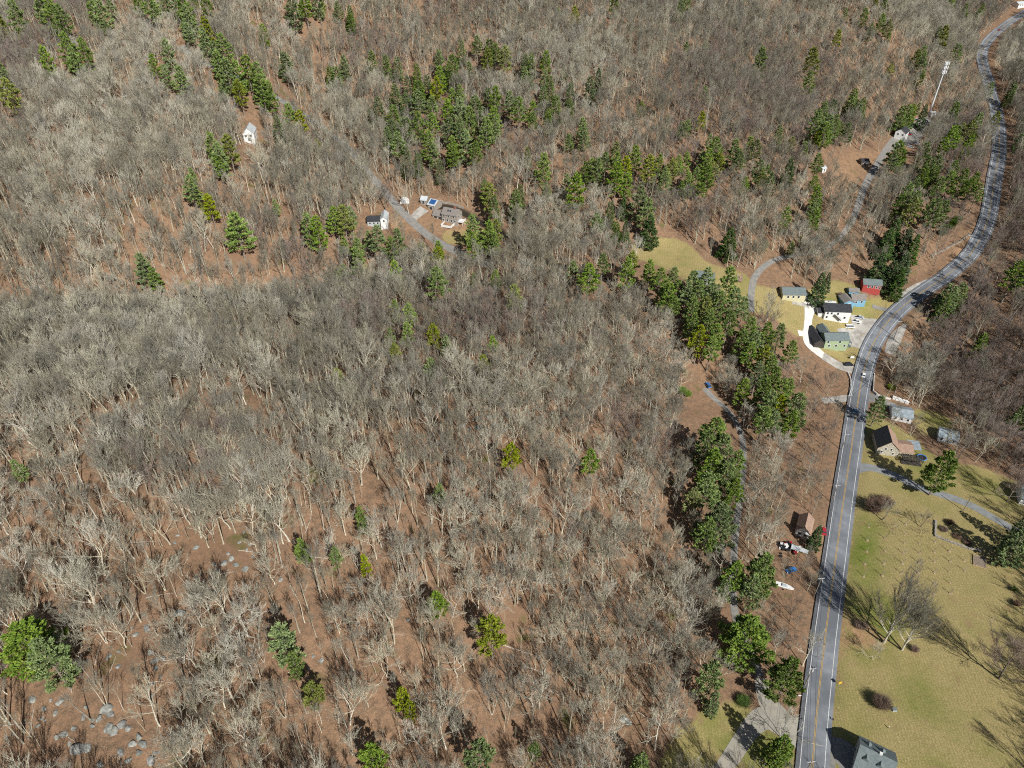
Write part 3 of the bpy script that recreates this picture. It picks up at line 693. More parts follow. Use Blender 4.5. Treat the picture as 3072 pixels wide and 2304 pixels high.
        for (u, s_a, s_b, wx, side, mt_, nm) in wg.get('panel', []):   # flat panels lying on a roof slope (axis x)
            ym = (y0 + y1) / 2; X = x0 + (x1 - x0) * u; q = MB(); sg = -1 if side == 'S' else 1
            f = lambda s__: (ym + sg * (y1 - y0) / 2 * s__, h + ri * (1 - s__) + .30)
            (ya, za), (yb, zb_) = f(s_a), f(s_b)
            V_ = [(X - wx / 2, ya, za), (X + wx / 2, ya, za), (X + wx / 2, yb, zb_), (X - wx / 2, yb, zb_)]
            q.add(V_ + [(x, y, z + .10) for x, y, z in V_], [(3, 2, 1, 0), (4, 5, 6, 7), (0, 1, 5, 4), (1, 2, 6, 5), (2, 3, 7, 6), (3, 0, 4, 7)]); q.build(nm, M[mt_], rf)
    if see:
        for s in see: SEE.append(s)
    return root, L
S1 = [('S', .2, 1, 1, 1.3), ('S', .5, 1, 1, 1.3), ('S', .8, 1, 1, 1.3)]
S2 = [('S', .12, .9, 1, 1.4), ('S', .38, .9, 1, 1.4), ('S', .66, .9, 1, 1.4), ('S', .88, .9, 1, 1.4), ('S', .15, 3.6, 1, 1.3), ('S', .45, 3.6, 1, 1.3), ('S', .8, 3.6, 1, 1.3)]
building('white_house', 'lone white gabled house with pale roof deep in the left hillside woods', 'house', (733, 424), (768, 436), 11,
         [dict(h=5.2, rise=3.2, axis='y', wall='bwhite', roof='rpale', win=[('S', .25, 3, 1.3, 1.4), ('S', .7, 3, 1.3, 1.4), ('S', .5, .5, 1.4, 2.0), ('E', .3, 1, 1, 1.3), ('E', .7, 1, 1, 1.3)])], see=[(750, 405, 26), (770, 390, 22)])
building('black_roofed_house', 'white house with black roof and pale end wing beside the side road', 'house', (1103, 677), (1143, 684), 8,
         [dict(h=3, rise=1.7, wall='bgrey', roof='rblack', win=S1), dict(x=(8.4, 12.6), y=(-1.5, 8.5), h=4.6, rise=1.8, axis='y', wall='bwhite', roof='rpale', win=[('S', .5, 3.1, 1, 1.1)])], see=[(1125, 668, 22), (1150, 670, 22)])
r_, L_ = building('colonial_house', 'tan colonial house with taupe roof, chimney and white-fenced patio', 'house', (1326, 662), (1371, 679), 8.5,
         [dict(h=5.3, rise=2.8, wall='btan', roof='rtaupe', win=S2 + [('E', .3, .9, 1, 1.3), ('E', .7, .9, 1, 1.3), ('E', .3, 3.6, 1, 1.2), ('E', .7, 3.6, 1, 1.2)], chim=[(.72, .5, 1.1, .9, 1.2, 'brick')], panel=[(.35, .35, .6, .9, 'S', 'glass', 'skylight'), (.5, .35, .6, .9, 'S', 'glass', 'skylight')]),
          dict(x=(-7, -.02), y=(0.8, 8), h=3.0, rise=2.2, wall='btan', roof='rtaupe', win=[('S', .3, .4, 2.2, 2.0), ('S', .75, .4, 2.2, 2.0)])], see=[(1340, 650, 40), (1380, 660, 34), (1320, 640, 30), (1370, 690, 24)])
dk = MB().box(L_ + .05, L_ + 3.5, 1, 6, .9, 1.1)
for x in (L_ + .3, L_ + 3.4):
    for y in (1.1, 3.5, 5.9): dk.box(x - .08, x + .08, y - .08, y + .08, -1.5, 2.0)
dk.box(L_ + .3, L_ + 3.4, 1.02, 1.1, 1.9, 2.02).box(L_ + 3.36, L_ + 3.44, 1.1, 5.9, 1.9, 2.02).build('deck', M['bwhite'], r_)
pf = MB()
for a_, b_ in (((2, -6), (9, -6)), ((2, -6), (2, -.5)), ((9, -6), (9, -.5))):
    pf.box(min(a_[0], b_[0]) - .05, max(a_[0], b_[0]) + .05, min(a_[1], b_[1]) - .05, max(a_[1], b_[1]) + .05, -.6, 1.0)
pf.build('patio_fence', M['bwhite'], r_)
building('solar_barn', 'weathered grey barn with a blue solar array on its roof', 'barn', (1283, 624), (1304, 633), 9,
         [dict(h=3.2, rise=2.2, wall='btan', roof='rpale', win=[('S', .5, 0, 2.2, 2.1)], panel=[(.5, .12, .85, 4.2, 'S', 'solar', 'solar_panel')])], see=[(1295, 612, 26)])
building('grey_outbuilding', 'small grey outbuilding behind the solar barn', 'shed', (1262, 612), (1280, 618), 6,
         [dict(h=2.6, rise=1.5, wall='btan', roof='rpale', win=[('S', .5, .1, 1.6, 1.95)])], see=[(1268, 605, 14)])
building('red_shed', 'small bright red shed by the brook', 'shed', (1472, 677), (1484, 679), 4.5,
         [dict(h=3.0, rise=1.5, axis='y', wall='bred', roof='rtaupe', win=[('S', .5, .1, .9, 1.9)])], see=[(1478, 668, 16)])
building('hidden_cottage', 'low house with grey-green roof half hidden behind pines by the meadow', 'house', (2086, 846), (2136, 860), 9,
         [dict(h=2.8, rise=2.2, wall='bgrey', roof='rslate', win=S1)], see=[(2110, 826, 26)])
building('cream_barn', 'long cream barn with grey-green roof left of the white gravel drive', 'barn', (2346, 899), (2411, 910), 9,
         [dict(h=3.1, rise=2.2, wall='bcream', roof='rslate', win=[('S', .24, .9, 1.1, 1.5), ('S', .47, .9, 1.1, 1.5), ('S', .7, .9, 1.1, 1.5), ('E', .5, 0, 2.6, 2.2)])], see=[(2380, 885, 40), (2350, 880, 24), (2410, 885, 24), (2380, 910, 20)])
building('red_house', 'bright red house with grey roof beside the road', 'house', (2584, 875), (2633, 893), 6.5,
         [dict(h=4.6, rise=2.0, wall='bred', roof='rslate', win=[('S', .3, 2.6, 1.1, 1.4), ('S', .5, 2.6, 1.1, 1.4), ('S', .74, 2.4, 1.1, 1.4), ('S', .93, 2.2, .9, 1.3), ('E', .5, 1, 1, 1.3)], chim=[(.6, .8, .8, .8, 1.0, 'brick')])], see=[(2610, 860, 36), (2630, 885, 24), (2650, 870, 24)])
building('blue_house', 'light blue house of two wings with taupe roofs', 'house', (2553, 917), (2590, 926), 7,
         [dict(h=2.9, rise=2.0, wall='bblue', roof='rtaupe', win=[('S', .3, .8, 1.1, 1.3), ('S', .7, .8, 1.1, 1.3)]),
          dict(x=(-6.2, -.02), y=(-2.5, 5.5), h=2.9, rise=1.5, axis='y', wall='bblue', roof='rtaupe', win=[('S', .5, .8, 1.1, 1.3)])], see=[(2570, 905, 34), (2535, 915, 24), (2590, 910, 20)])
building('blue_shed', 'little blue shed behind the blue house', 'shed', (2545, 886), (2573, 890), 4.5,
         [dict(h=2.3, rise=1.1, wall='bblue', roof='rtaupe', win=[('S', .5, .5, .9, 1)])], see=[(2558, 878, 18)])
r_, L_ = building('white_farmhouse', 'large white house with black roof and outside stair above the parked pickups', 'house', (2470, 958), (2541, 977), 9,
         [dict(h=5.5, rise=2.4, wall='bwhite', roof='rblack', win=[('S', .1, .9, 1, 1.3), ('S', .1, 3.6, 1, 1.2), ('S', .25, 3.6, 1, 1.2), ('S', .5, 3.4, 1, 1.3), ('S', .8, .9, 1.1, 1.3), ('E', .3, .9, 1, 1.3), ('E', .7, .9, 1, 1.3)]),
          dict(x=(-3.2, -.02), y=(1.5, 7.5), h=3.4, rise=1.3, wall='bwhite', roof='rblack')], see=[(2505, 945, 44), (2470, 940, 24), (2540, 960, 28), (2510, 980, 24)])
st = MB()
for i in range(14): st.box(5.2 + i * .32, 5.56 + i * .32, -1.3, -.12, 3.4 - i * .26, 3.62 - i * .26)
st.tube([(5.2, -1.3, 4.6), (9.7, -1.3, 1.0)], .06, 4).build('outside_stair', M['bdark'], r_)
r_, L_ = building('green_house', 'green clapboard house with slate roof joined to a black barn', 'house', (2470, 1046), (2535, 1060), 8,
         [dict(h=5.4, rise=2.3, wall='bgreen', roof='rslate', win=[('S', .12, 3.6, 1.1, 1.3), ('S', .62, 3.6, 1.1, 1.3), ('S', .2, 1.1, 1.1, 1.4), ('S', .5, 1.1, 1.1, 1.4), ('S', .86, 1.0, 1.1, 1.4)]),
          dict(x=(0.6, 6.0), y=(8.1, 15.5), h=4.6, rise=2.0, axis='y', wall='bdark', roof='rslate'),
          dict(x=(-5.6, -.1), y=(.4, 15), h=3.6, rise=2.0, axis='y', wall='bdark', roof='rblack'),
          ], see=[(2500, 1035, 40), (2460, 1020, 34), (2530, 1050, 28), (2500, 1065, 24), (2475, 1000, 26)])
MB().box(L_ + .05, L_ + 2.6, 1.0, 7.0, 2.7, 2.85).box(L_ + 2.3, L_ + 2.5, 1.0, 1.2, -1, 2.7).box(L_ + 2.3, L_ + 2.5, 6.8, 7.0, -1, 2.7).box(L_ + .02, L_ + 2.6, 1.2, 6.8, -.6, .25).build('porch', M['rslate'], r_)
r_, L_ = building('stone_gabled_house', 'tall house with a fieldstone and stucco gable, black and tan roof slopes', 'house', (2627, 1361), (2691, 1371), 12,
         [dict(h=4.0, rise=4.6, axis='y', wall='bstone', roof='rtan', win=[('S', .22, 1.3, .8, 1.1), ('S', .36, 3.3, .8, 1.1), ('S', .62, 3.3, .8, 1.1), ('S', .75, .9, .8, 1.1)]),
          dict(x=(10.4, 16.5), y=(1.0, 9.5), h=2.6, rise=1.3, wall='bstucco', roof='rtan')], see=[(2650, 1340, 60), (2700, 1350, 40), (2660, 1310, 40)])
# a thin black slab covers the west slope of the stone house
rb = MB(); hw = (L_ if L_ else 10) / 2
sl_ = 4.6 / hw
rb.add([(-.4, -.42, 4.0 - .38 * sl_ + .26), (hw - .03, -.42, 8.6 + .31), (hw - .03, 12.42, 8.6 + .31), (-.4, 12.42, 4.0 - .38 * sl_ + .26), (-.4, -.42, 4.0 - .38 * sl_ + .34), (hw - .03, -.42, 8.6 + .39), (hw - .03, 12.42, 8.6 + .39), (-.4, 12.42, 4.0 - .38 * sl_ + .34)],
       [(3, 2, 1, 0), (4, 5, 6, 7), (0, 1, 5, 4), (1, 2, 6, 5), (2, 3, 7, 6), (3, 0, 4, 7)]).build('roof', M['rblack'], r_)['label'] = 'black layer over the west slope'
pg = MB()
for x in (11, 14, 17, 19.5):
    for y in (-4.5, -.6): pg.box(x - .1, x + .1, y - .1, y + .1, -1, 2.5)
for y in (-4.5, -.6): pg.box(10.7, 19.8, y - .08, y + .08, 2.5, 2.75)
for i in range(13): pg.box(10.9 + i * .72, 11.3 + i * .72, -4.9, -.2, 2.76, 2.9)
pg.box(10.8, 19.7, -4.6, -.5, -.3, .15).build('pergola', M['bdark'], r_)
MB().box(15.5, 21, 4.2, 11, 2.4, 2.55).box(20.7, 20.9, 4.3, 4.5, -1, 2.4).box(20.7, 20.9, 10.7, 10.9, -1, 2.4).box(16.7, 16.9, 10.7, 10.9, -1, 2.4).build('canopy_roof', M['rbluegrey'], r_)
building('wall_side_house', 'long grey-roofed house behind the white retaining wall, veiled by branches', 'house', (2672, 1258), (2732, 1272), 9,
         [dict(h=3, rise=1.8, wall='bwhite', roof='rbluegrey', win=S1)], see=[(2700, 1245, 26)])
building('hidden_ranch_house', 'low grey house under the sycamore by the dark stream bank', 'house', (2810, 1322), (2868, 1336), 8,
         [dict(h=2.7, rise=1.6, wall='bgrey', roof='rbluegrey', win=S1)], see=[(2830, 1308, 14)])
building('edge_house', 'dark-roofed white house cut by the right picture edge', 'house', (3055, 1512), (3130, 1530), 11,
         [dict(h=3.4, rise=2.6, wall='bwhite', roof='rslate', win=S1)], see=[(3050, 1470, 18)])
r_, L_ = building('dormered_house', 'big charcoal-roofed house with dormers at the bottom edge', 'house', (2550, 2322), (2655, 2372), 11,
         [dict(h=4.6, rise=4.2, wall='bgrey', roof='rslate', win=S2 + [('W', .25, .9, 1, 1.4), ('W', .7, .9, 1, 1.4), ('W', .5, 4.3, 1, 1.4)], chim=[(.55, .5, .7, .6, .9, 'bwhite')])], see=[(2600, 2270, 60)])
for u in (.22, .62):
    for sg, yy in ((1, 8.6), (-1, 2.4)):
        d_ = MB(); X = L_ * u; hz = 7.9
        y0_, y1_ = (5.7, yy) if sg > 0 else (yy, 5.3)
        d_.add([(X - .9, y0_, 5.2), (X + .9, y0_, 5.2), (X + .9, y1_, 5.2), (X - .9, y1_, 5.2), (X - .9, y0_, 7.3), (X + .9, y0_, 7.3), (X + .9, y1_, 7.3), (X - .9, y1_, 7.3), (X, y0_, 8.1), (X, y1_, 8.1)],
               [(0, 1, 5, 8, 4)[::-1], (3, 2, 6, 9, 7), (0, 4, 7, 3), (1, 2, 6, 5), (4, 8, 9, 7), (5, 6, 9, 8)])
        d_.build('dormer', M['rslate'], r_)
r_, L_ = building('roadside_cottage', 'small white cottage with brown roof squeezed beside the road', 'house', (2384, 1602), (2425, 1618), 9,
         [dict(h=3.3, rise=2.6, axis='y', wall='bwhite', roof='rtan', win=[('S', .3, .9, 1.1, 1.3), ('S', .7, .9, 1.1, 1.3)])], see=[(2405, 1590, 34), (2440, 1600, 30)])
building('tower_side_house', 'white two-storey house with dark roof below the cell tower', 'house', (2681, 413), (2700, 422), 9,
         [dict(x=(0, 8), h=5.6, rise=2.6, axis='y', wall='bwhite', roof='rblack', win=[('S', .28, 3.2, 1.2, 1.3), ('S', .72, 3.2, 1.2, 1.3), ('E', .4, 1, 1, 1.2)])], see=[(2700, 400, 30), (2715, 395, 22)])
building('log_cabin', 'small brown cabin with black roof in the leafy clearing', 'cabin', (2583, 496), (2604, 500), 6,
         [dict(h=2.7, rise=1.4, wall='bbrown', roof='rblack', win=[('S', .4, .2, 1, 1.95), ('S', .75, .9, .9, 1)])], see=[(2595, 492, 20)])
building('far_corner_house', 'white roof with blue shadow by the topmost road bend', 'house', (3052, 26), (3078, 22), 8,
         [dict(h=3, rise=1.8, wall='bwhite', roof='rpale', win=S1)], see=[(3062, 20, 16)])
building('white_hillside_shed', 'tiny white shed in the woods left of the track clearing', 'shed', (2465, 520), (2477, 516), 4,
         [dict(h=2.3, rise=.9, wall='bwhite', roof='rpale', win=[('S', .5, .1, .9, 1.92)])], see=[(2470, 512, 9)])
# half-round white shelter by the side road
p = W(1214, 606); q = thing('arched_shelter', 'white half-round fabric shelter beside the side road', 'shelter', tuple(p), .1); FOOT.append((p[0], p[1], 5)); SEE.append((1214, 598, 14))
A_ = [(math.cos(t) * 3.0, math.sin(t) * 2.9) for t in np.linspace(0, math.pi, 13)]
sh = MB().add([(x, -2.2, z - .2) for x, z in A_] + [(x, 2.2, z - .2) for x, z in A_], [(i, i + 1, 14 + i, 13 + i) for i in range(12)] + [tuple(range(13))[::-1], tuple(range(13, 26))])
sh.build('cover', M['tarpwhite'], q); MB().box(-.9, .9, -2.28, -2.21, -.2, 2.1).build('door_flap', M['bgrey'], q)

# ------------------------------------------------------------------ cell tower
p = W(2786, 345); tw_ = thing('cell_tower', 'tall white cell tower pole with three tiers of antennas', 'cell tower', tuple(p)); SEE += [(2786, 340, 8)]
HT_ = 42.0
MB().tube([(0, 0, -.5), (0, 0, HT_ * .5), (0, 0, HT_)], [.75, .55, .34], 12).build('pole', M['steel'], tw_)
for z in (HT_ - 7.6, HT_ - 4.2, HT_ - .9):
    fr = MB()
    cor = [(2.0 * math.cos(a), 2.0 * math.sin(a), z) for a in (math.pi / 2, math.pi * 7 / 6, math.pi * 11 / 6)]
    for i in range(3): fr.tube([cor[i], cor[(i + 1) % 3]], .10, 5); fr.tube([(0, 0, z), cor[i]], .10, 5)
    fr.build('antenna_frame', M['steel'], tw_)
    for i in range(3):
        a_, b_ = np.array(cor[i]), np.array(cor[(i + 1) % 3]); nn = unit = None
        n_ = (a_ + b_) / 2 * np.array([1, 1, 0]); n_ = n_ / np.linalg.norm(n_); t_ = (b_ - a_) / np.linalg.norm(b_ - a_)
        for u in (.12, .5, .88):
            c = a_ * (1 - u) + b_ * u + n_ * .28; m = MB()
            V_ = [c + t_ * sx * .24 + n_ * sy * .14 + np.array([0, 0, sz * 1.15]) for sx, sy, sz in ((-1, -1, -1), (1, -1, -1), (1, 1, -1), (-1, 1, -1), (-1, -1, 1), (1, -1, 1), (1, 1, 1), (-1, 1, 1))]
            m.add(V_, [(3, 2, 1, 0), (4, 5, 6, 7), (0, 1, 5, 4), (1, 2, 6, 5), (2, 3, 7, 6), (3, 0, 4, 7)]); m.build('antenna', M['antenna'], tw_)
building('equipment_cabinet', 'pale equipment hut at the foot of the cell tower', 'hut', (2791, 353), (2806, 350), 4, [dict(h=2.4, rise=.6, wall='bwhite', roof='rpale', win=[('S', .5, .1, .9, 1.92)])], see=[(2798, 344, 10)])

# ------------------------------------------------------------------ cars
def car(px, py, hx, hy, paint_, label, kind='car', lift=.12, name=None, cat=None, group='cars and trucks near the road'):
    """hx, hy: pixel the car's nose points at"""
    p = W(px, py); q = W(hx, hy); rz = math.atan2(q[1] - p[1], q[0] - p[0])
    root = thing(name or {'car': 'car', 'suv': 'car', 'pickup': 'pickup_truck', 'van': 'van'}[kind], label, cat or {'car': 'car', 'suv': 'car', 'pickup': 'pickup truck', 'van': 'van'}[kind], (p[0], p[1], p[2] + lift), rz, group)
    Lc, Wc = {'car': (4.6, 1.85), 'suv': (4.8, 1.95), 'pickup': (5.9, 2.0), 'van': (5.4, 2.0)}[kind]
    hb, ht = {'car': (.88, 1.45), 'suv': (1.0, 1.75), 'pickup': (1.0, 1.8), 'van': (1.1, 2.0)}[kind]
    cab = {'car': (-1.5, -1.05, .75, 1.35), 'suv': (-2.2, -1.9, .8, 1.4), 'pickup': (-.5, -.35, 1.1, 1.7), 'van': (-2.5, -2.35, 1.5, 2.0)}[kind]
    b = MB(); hl, hw = Lc / 2, Wc / 2; prof = [(-hl, .35), (-hl + .08, hb * .93), (-hl + .5, hb), (cab[3], hb), (hl - .35, hb * .86), (hl, hb * .62), (hl, .3)]
    if kind == 'pickup': prof = [(-hl, .35), (-hl, hb), (-hl + .4, hb), (cab[3], hb), (hl - .3, hb * .93), (hl, hb * .7), (hl, .3)]
    n = len(prof)
    for s in (-1, 1): b.V += [(x, s * hw * (1 if z < .6 else .94), z) for x, z in prof]
    b.F += [tuple(range(n)), tuple(range(n, 2 * n))[::-1]] + [(i, n + i, n + (i + 1) % n, (i + 1) % n) for i in range(n)]
    b.build('body', M[paint_], root)
    g = MB(); c0, c1, c2, c3 = cab; w1, w2 = hw * .92, hw * .74
    g.add([(c0, -w1, hb - .02), (c3, -w1, hb - .02), (c3, w1, hb - .02), (c0, w1, hb - .02), (c1, -w2, ht - .06), (c2, -w2, ht - .06), (c2, w2, ht - .06), (c1, w2, ht - .06)], [(4, 5, 6, 7), (0, 1, 5, 4), (1, 2, 6, 5), (2, 3, 7, 6), (3, 0, 4, 7)])
    g.build('window', M['glass'], root)
    MB().box(c1 - .04, c2 + .02, -w2 - .03, w2 + .03, ht - .07, ht).build('roof', M[paint_], root)
    if kind == 'pickup': MB().box(-hl + .15, c0 - .15, -hw * .8, hw * .8, hb - .01, hb + .03).build('truck_bed', M['dark'], root)
    for sx in (-.31, .31):
        for sy in (-1, 1): MB().tube([(sx * Lc, sy * (hw - .22), .34), (sx * Lc, sy * (hw + .01), .34)], .34, 10).build('wheel', M['tyre'], root)
    for sy in (-1, 1): MB().box(hl - .12, hl + .02, sy * hw * .7 - .18, sy * hw * .7 + .18, hb * .62, hb * .76).build('headlight', M['bwhite'], root)
    return root
car(2590, 1128, 2598, 1095, 'car_white', 'white car driving on the road over the bridge')
car(2565, 1236, 2572, 1205, 'car_lightblue', 'light blue car on the road below the bridge')
car(2545, 1096, 2575, 1098, 'car_black', 'black vehicle waiting at the gravel lane mouth', 'suv')
car(2576, 955, 2600, 962, 'car_silver', 'silver pickup, uppermost of the three by the white house', 'pickup')
car(2567, 967, 2590, 977, 'car_white', 'white pickup in the middle of the three by the white house', 'pickup')
car(2548, 983, 2566, 989, 'car_white', 'white van, lowest of the three by the white house', 'van')
car(2454, 910, 2448, 890, 'car_blue', 'dark blue car parked by the white gravel turnaround')
car(2122, 1158, 2112, 1140, 'car_blue', 'blue car on the shaded woodland lane', 'suv')
car(2471, 1596, 2470, 1580, 'car_red', 'red car beside the roadside cottage')
car(2372, 1713, 2360, 1716, 'tarpblue', 'bright blue covered car under the roadside trees')
car(2955, 147, 2960, 130, 'car_white', 'white car far up the road on the top bend')
car(2997, 93, 3015, 80, 'car_red', 'dull red car far up the road near the corner', 'suv')
car(2731, 443, 2745, 447, 'car_silver', 'silver car in the yard below the tower')
car(2752, 433, 2770, 428, 'car_white', 'white truck in the yard below the tower', 'van')
car(2748, 361, 2760, 358, 'car_silver', 'pale car parked near the tower foot')
car(2725, 405, 2740, 408, 'car_red', 'dark red car beside the house below the tower')
SEE += [(2590, 1128, 22), (2565, 1236, 22), (2545, 1096, 20), (2560, 970, 34), (2590, 985, 30), (2454, 910, 16), (2122, 1158, 16), (2471, 1596, 14), (2735, 435, 18), (2752, 425, 16), (2748, 361, 8)]
# boat on trailer, boat hull, scrap, awning
def hull(px, py, hx, hy, L, wd, h, m, label, name='boat', trailer=True):
    p = W(px, py); q = W(hx, hy); rz = math.atan2(q[1] - p[1], q[0] - p[0]); r = thing(name, label, 'boat', tuple(p), rz)
    st = [(-L / 2, wd * .42), (-L / 4, wd * .5), (0, wd * .5), (L / 4, wd * .38), (L / 2, .05)]; b = MB()
    for x, y in st: b.V += [(x, -y, h + .5), (x, y, h + .5), (x, y * .55, .5), (x, -y * .55, .5)]
    for i in range(4): b.F += [(4 * i + k, 4 * i + (k + 1) % 4, 4 * i + 4 + (k + 1) % 4, 4 * i + 4 + k) for k in range(4)]
    b.F += [(3, 2, 1, 0), (16, 17, 18, 19)]; b.build('hull', M[m], r)
    MB().add([(-L * .2, -wd * .3, h + .5), (L * .15, -wd * .3, h + .5), (L * .15, wd * .3, h + .5), (-L * .2, wd * .3, h + .5), (-L * .15, -wd * .22, h + 1.0), (L * .05, -wd * .22, h + 1.0), (L * .05, wd * .22, h + 1.0), (-L * .15, wd * .22, h + 1.0)], [(4, 5, 6, 7), (0, 1, 5, 4), (1, 2, 6, 5), (2, 3, 7, 6), (3, 0, 4, 7)]).build('cabin', M['bgrey'], r)
    for s in (-1, 1): MB().tube([(-.3, s * wd * .45, .3), (-.3, s * wd * .55, .3)], .3, 10).build('wheel', M['tyre'], r)
    return r
hull(2487, 912, 2470, 908, 7.5, 2.4, 1.1, 'bwhite', 'white boat on a trailer above the large white house'); SEE.append((2487, 910, 20)); FOOT.append((*W(2487, 912)[:2], 5))
hull(2352, 1764, 2375, 1772, 7.0, 2.3, 1.0, 'bwhite', 'white boat hull lying in the roadside trees'); SEE.append((2352, 1764, 14))
p = W(2362, 1645); r = thing('scrap_pile', 'heap of dark and pale scrap beside the roadside cottage', 'scrap pile', tuple(p)); FOOT.append((p[0], p[1], 5)); SEE += [(2362, 1640, 26), (2395, 1655, 20)]
for q, (m_, n_) in enumerate((('dark', 26), ('bwhite', 14), ('car_red', 4), ('car_blue', 4))):
    b = MB()
    for _ in range(n_):
        x, y = R.gauss(0, 2.2), R.gauss(0, 1.7); s = R.uniform(.25, .8); z = max(0, 1.2 - .25 * math.hypot(x, y))
        b.box(x - s, x + s, y - s * .7, y + s * .6, z - .4, z + R.uniform(.3, .9))
    b.build('scrap', M[m_], r)
p = W(2395, 1658); r = thing('tarp_awning', 'pale blue awning slanting between scrap heap and road', 'awning', tuple(p), -.35); b = MB()
b.add([(-3.6, -1.3, 2.6), (3.2, -1.1, 1.9), (3.6, 1.0, 1.9), (-3.2, 1.4, 2.6), (-3.6, -1.3, 2.68), (3.2, -1.1, 1.98), (3.6, 1.0, 1.98), (-3.2, 1.4, 2.68)], [(3, 2, 1, 0), (4, 5, 6, 7), (0, 1, 5, 4), (1, 2, 6, 5), (2, 3, 7, 6), (3, 0, 4, 7)]).build('cloth', M['rpale'], r)
for x, y, z in ((-3.4, -1.2, 2.6), (3.1, -1, 1.9), (3.4, .9, 1.9), (-3.1, 1.3, 2.6)): MB().tube([(x, y, -.3), (x, y, z)], .05, 5).build('post', M['steel'], r)

# ------------------------------------------------------------------ utility poles and cables
POLES = [((2404, 2340), 13), ((2413, 2059), 12), ((2441, 1790), 12), ((2493, 1508), 11.5), ((2523, 1352), 11), ((2533, 1234), 11), ((2639, 1130), 11), ((2683, 1010), 11), ((2712, 860), 11), ((2893, 752), 11), ((2930, 610), 11), ((2890, 1532), 9), ((2603, 1257), 11)]
PL = ['at the bottom edge of the picture', 'beside the leaning white tree, braced by a guy', 'left of the road where tree shadows cross it', 'left of the road opposite the brown leaf-ringed tree', 'left of the road opposite the stone-gabled house',
      'left of the road just below the bridge', 'right of the bridge beside the curving pale tree', 'on the outside of the bend above the bridge', 'at the bend behind the red house', 'on the left of the climbing road', 'highest up the climbing road', 'alone by the grey lane in the lawn', 'without crossarm right of the light blue car']
tops = []
for k, (((px, py), h), lab) in enumerate(zip(POLES, PL)):
    p = W(px, py); r = thing('utility_pole', 'wooden utility pole ' + lab, 'utility pole', tuple(p), .1, 'utility poles along the road')
    MB().tube([(0, 0, -.5), (0, 0, h)], [.2, .13], 8).build('pole', M['pole'], r)
    if k < 11:
        MB().box(-1.3, 1.3, -.07, .07, h - .7, h - .52).build('crossarm', M['rpale'], r)
        for x in (-1.2, -.4, .4, 1.2): MB().tube([(x, 0, h - .52), (x, 0, h - .25)], .07, 6).build('insulator', M['bwhite'], r)
        if k in (1, 6, 9): MB().tube([(.35, 0, h - 2.4), (.35, 0, h - 1.4)], .24, 10).build('transformer', M['steel'], r)
    SEE.append((px, py, 5)); tops.append((p, h))
WL = ['bottom edge', 'white leaning tree', 'shadowed stretch', 'leaf-ringed tree', 'stone-gabled house', 'bridge', 'bend', 'red house', 'climbing road', 'upper climb']
for k in range(10):
    (p, h), (q, g) = tops[k], tops[k + 1]; b = MB()
    for x in (-1.2, 1.2):
        a_ = p + np.array([x, 0, h - .25]); c_ = q + np.array([x, 0, g - .25])
        b.tube([a_ * (1 - t) + c_ * t - np.array([0, 0, 4 * t * (1 - t) * 1.0]) for t in np.linspace(0, 1, 9)], .03, 4)
    b.tube([(p + np.array([0, 0, h - 2])) * (1 - t) + (q + np.array([0, 0, g - 2])) * t - np.array([0, 0, 4 * t * (1 - t) * 1.2]) for t in np.linspace(0, 1, 9)], .045, 4)
    o = b.build('power_cable', M['wire']); tag(o, f'black overhead cables spanning from the {WL[k]} pole upward', 'cable', 'overhead cables')
# ------------------------------------------------------------------ signs, posts, boxes, walls
p = W(2515, 2060); r = thing('curve_sign', 'yellow road warning sign on a post at the field edge', 'road sign', tuple(p), .25)
MB().tube([(0, 0, -.3), (0, 0, 3.0)], .04, 6).build('post', M['steel'], r)
MB().box(-.6, .6, -.03, .03, 1.9, 3.1).xform(lambda v: (v[0], v[1] + (v[2] - 2.5) * .25 * 0, v[2])).build('sign_panel', M['signyellow'], r)
ar = MB(); ar.box(-.35, .15, -.045, -.035, 2.42, 2.56); ar.add([(.12, -.045, 2.25), (.42, -.045, 2.49), (.12, -.045, 2.73), (.12, -.035, 2.25), (.42, -.035, 2.49), (.12, -.035, 2.73)], [(0, 1, 2), (5, 4, 3), (0, 3, 4, 1), (1, 4, 5, 2), (2, 5, 3, 0)]).build('arrow', M['dark'], r)
for (px, py), lab in (((2402, 2160), 'black mailbox post at the driveway mouth'), ((2496, 2163), 'black lamp post at the edge of the paved yard'), ((2440, 2010), 'small dark post by the pole at the road edge')):
    p = W(px, py); r = thing('mailbox', lab, 'mailbox', tuple(p)); MB().box(-.06, .06, -.06, .06, -.3, 1.2).build('post', M['dark'], r); MB().box(-.14, .14, -.32, .32, 1.15, 1.5).build('box', M['dark'], r)
for (px, py), lab in (((2409, 2175), 'square storm drain grate by the driveway mouth'), ((2455, 1836), 'square storm drain grate on the left shoulder'), ((2512, 1859), 'square storm drain grate on the right shoulder')):
    p = W(px, py); r = thing('storm_drain', lab, 'storm drain', (p[0], p[1], p[2] + .13)); MB().box(-.55, .55, -.55, .55, 0, .05).build('frame', M['concrete'], r)
    b = MB(); [b.box(-.42 + i * .14, -.36 + i * .14, -.42, .42, .05, .08) for i in range(7)]; b.build('grate', M['dark'], r)
p = W(2682, 2131); r = thing('utility_box', 'low grey utility box in the lower field beside the round shrub', 'utility box', tuple(p)); MB().box(-.7, .7, -.5, .5, -.2, .9).build('cabinet', M['bgrey'], r); MB().box(-.75, .75, -.55, .55, .9, .98).build('lid', M['rslate'], r)
p = W(2665, 2185); r = thing('marker_post', 'short dark marker post in the lower field', 'post', tuple(p)); MB().box(-.08, .08, -.08, .08, -.2, 1.1).build('post', M['pole'], r); MB().box(-.12, .12, -.12, .12, 1.1, 1.2).build('cap', M['bwhite'], r)
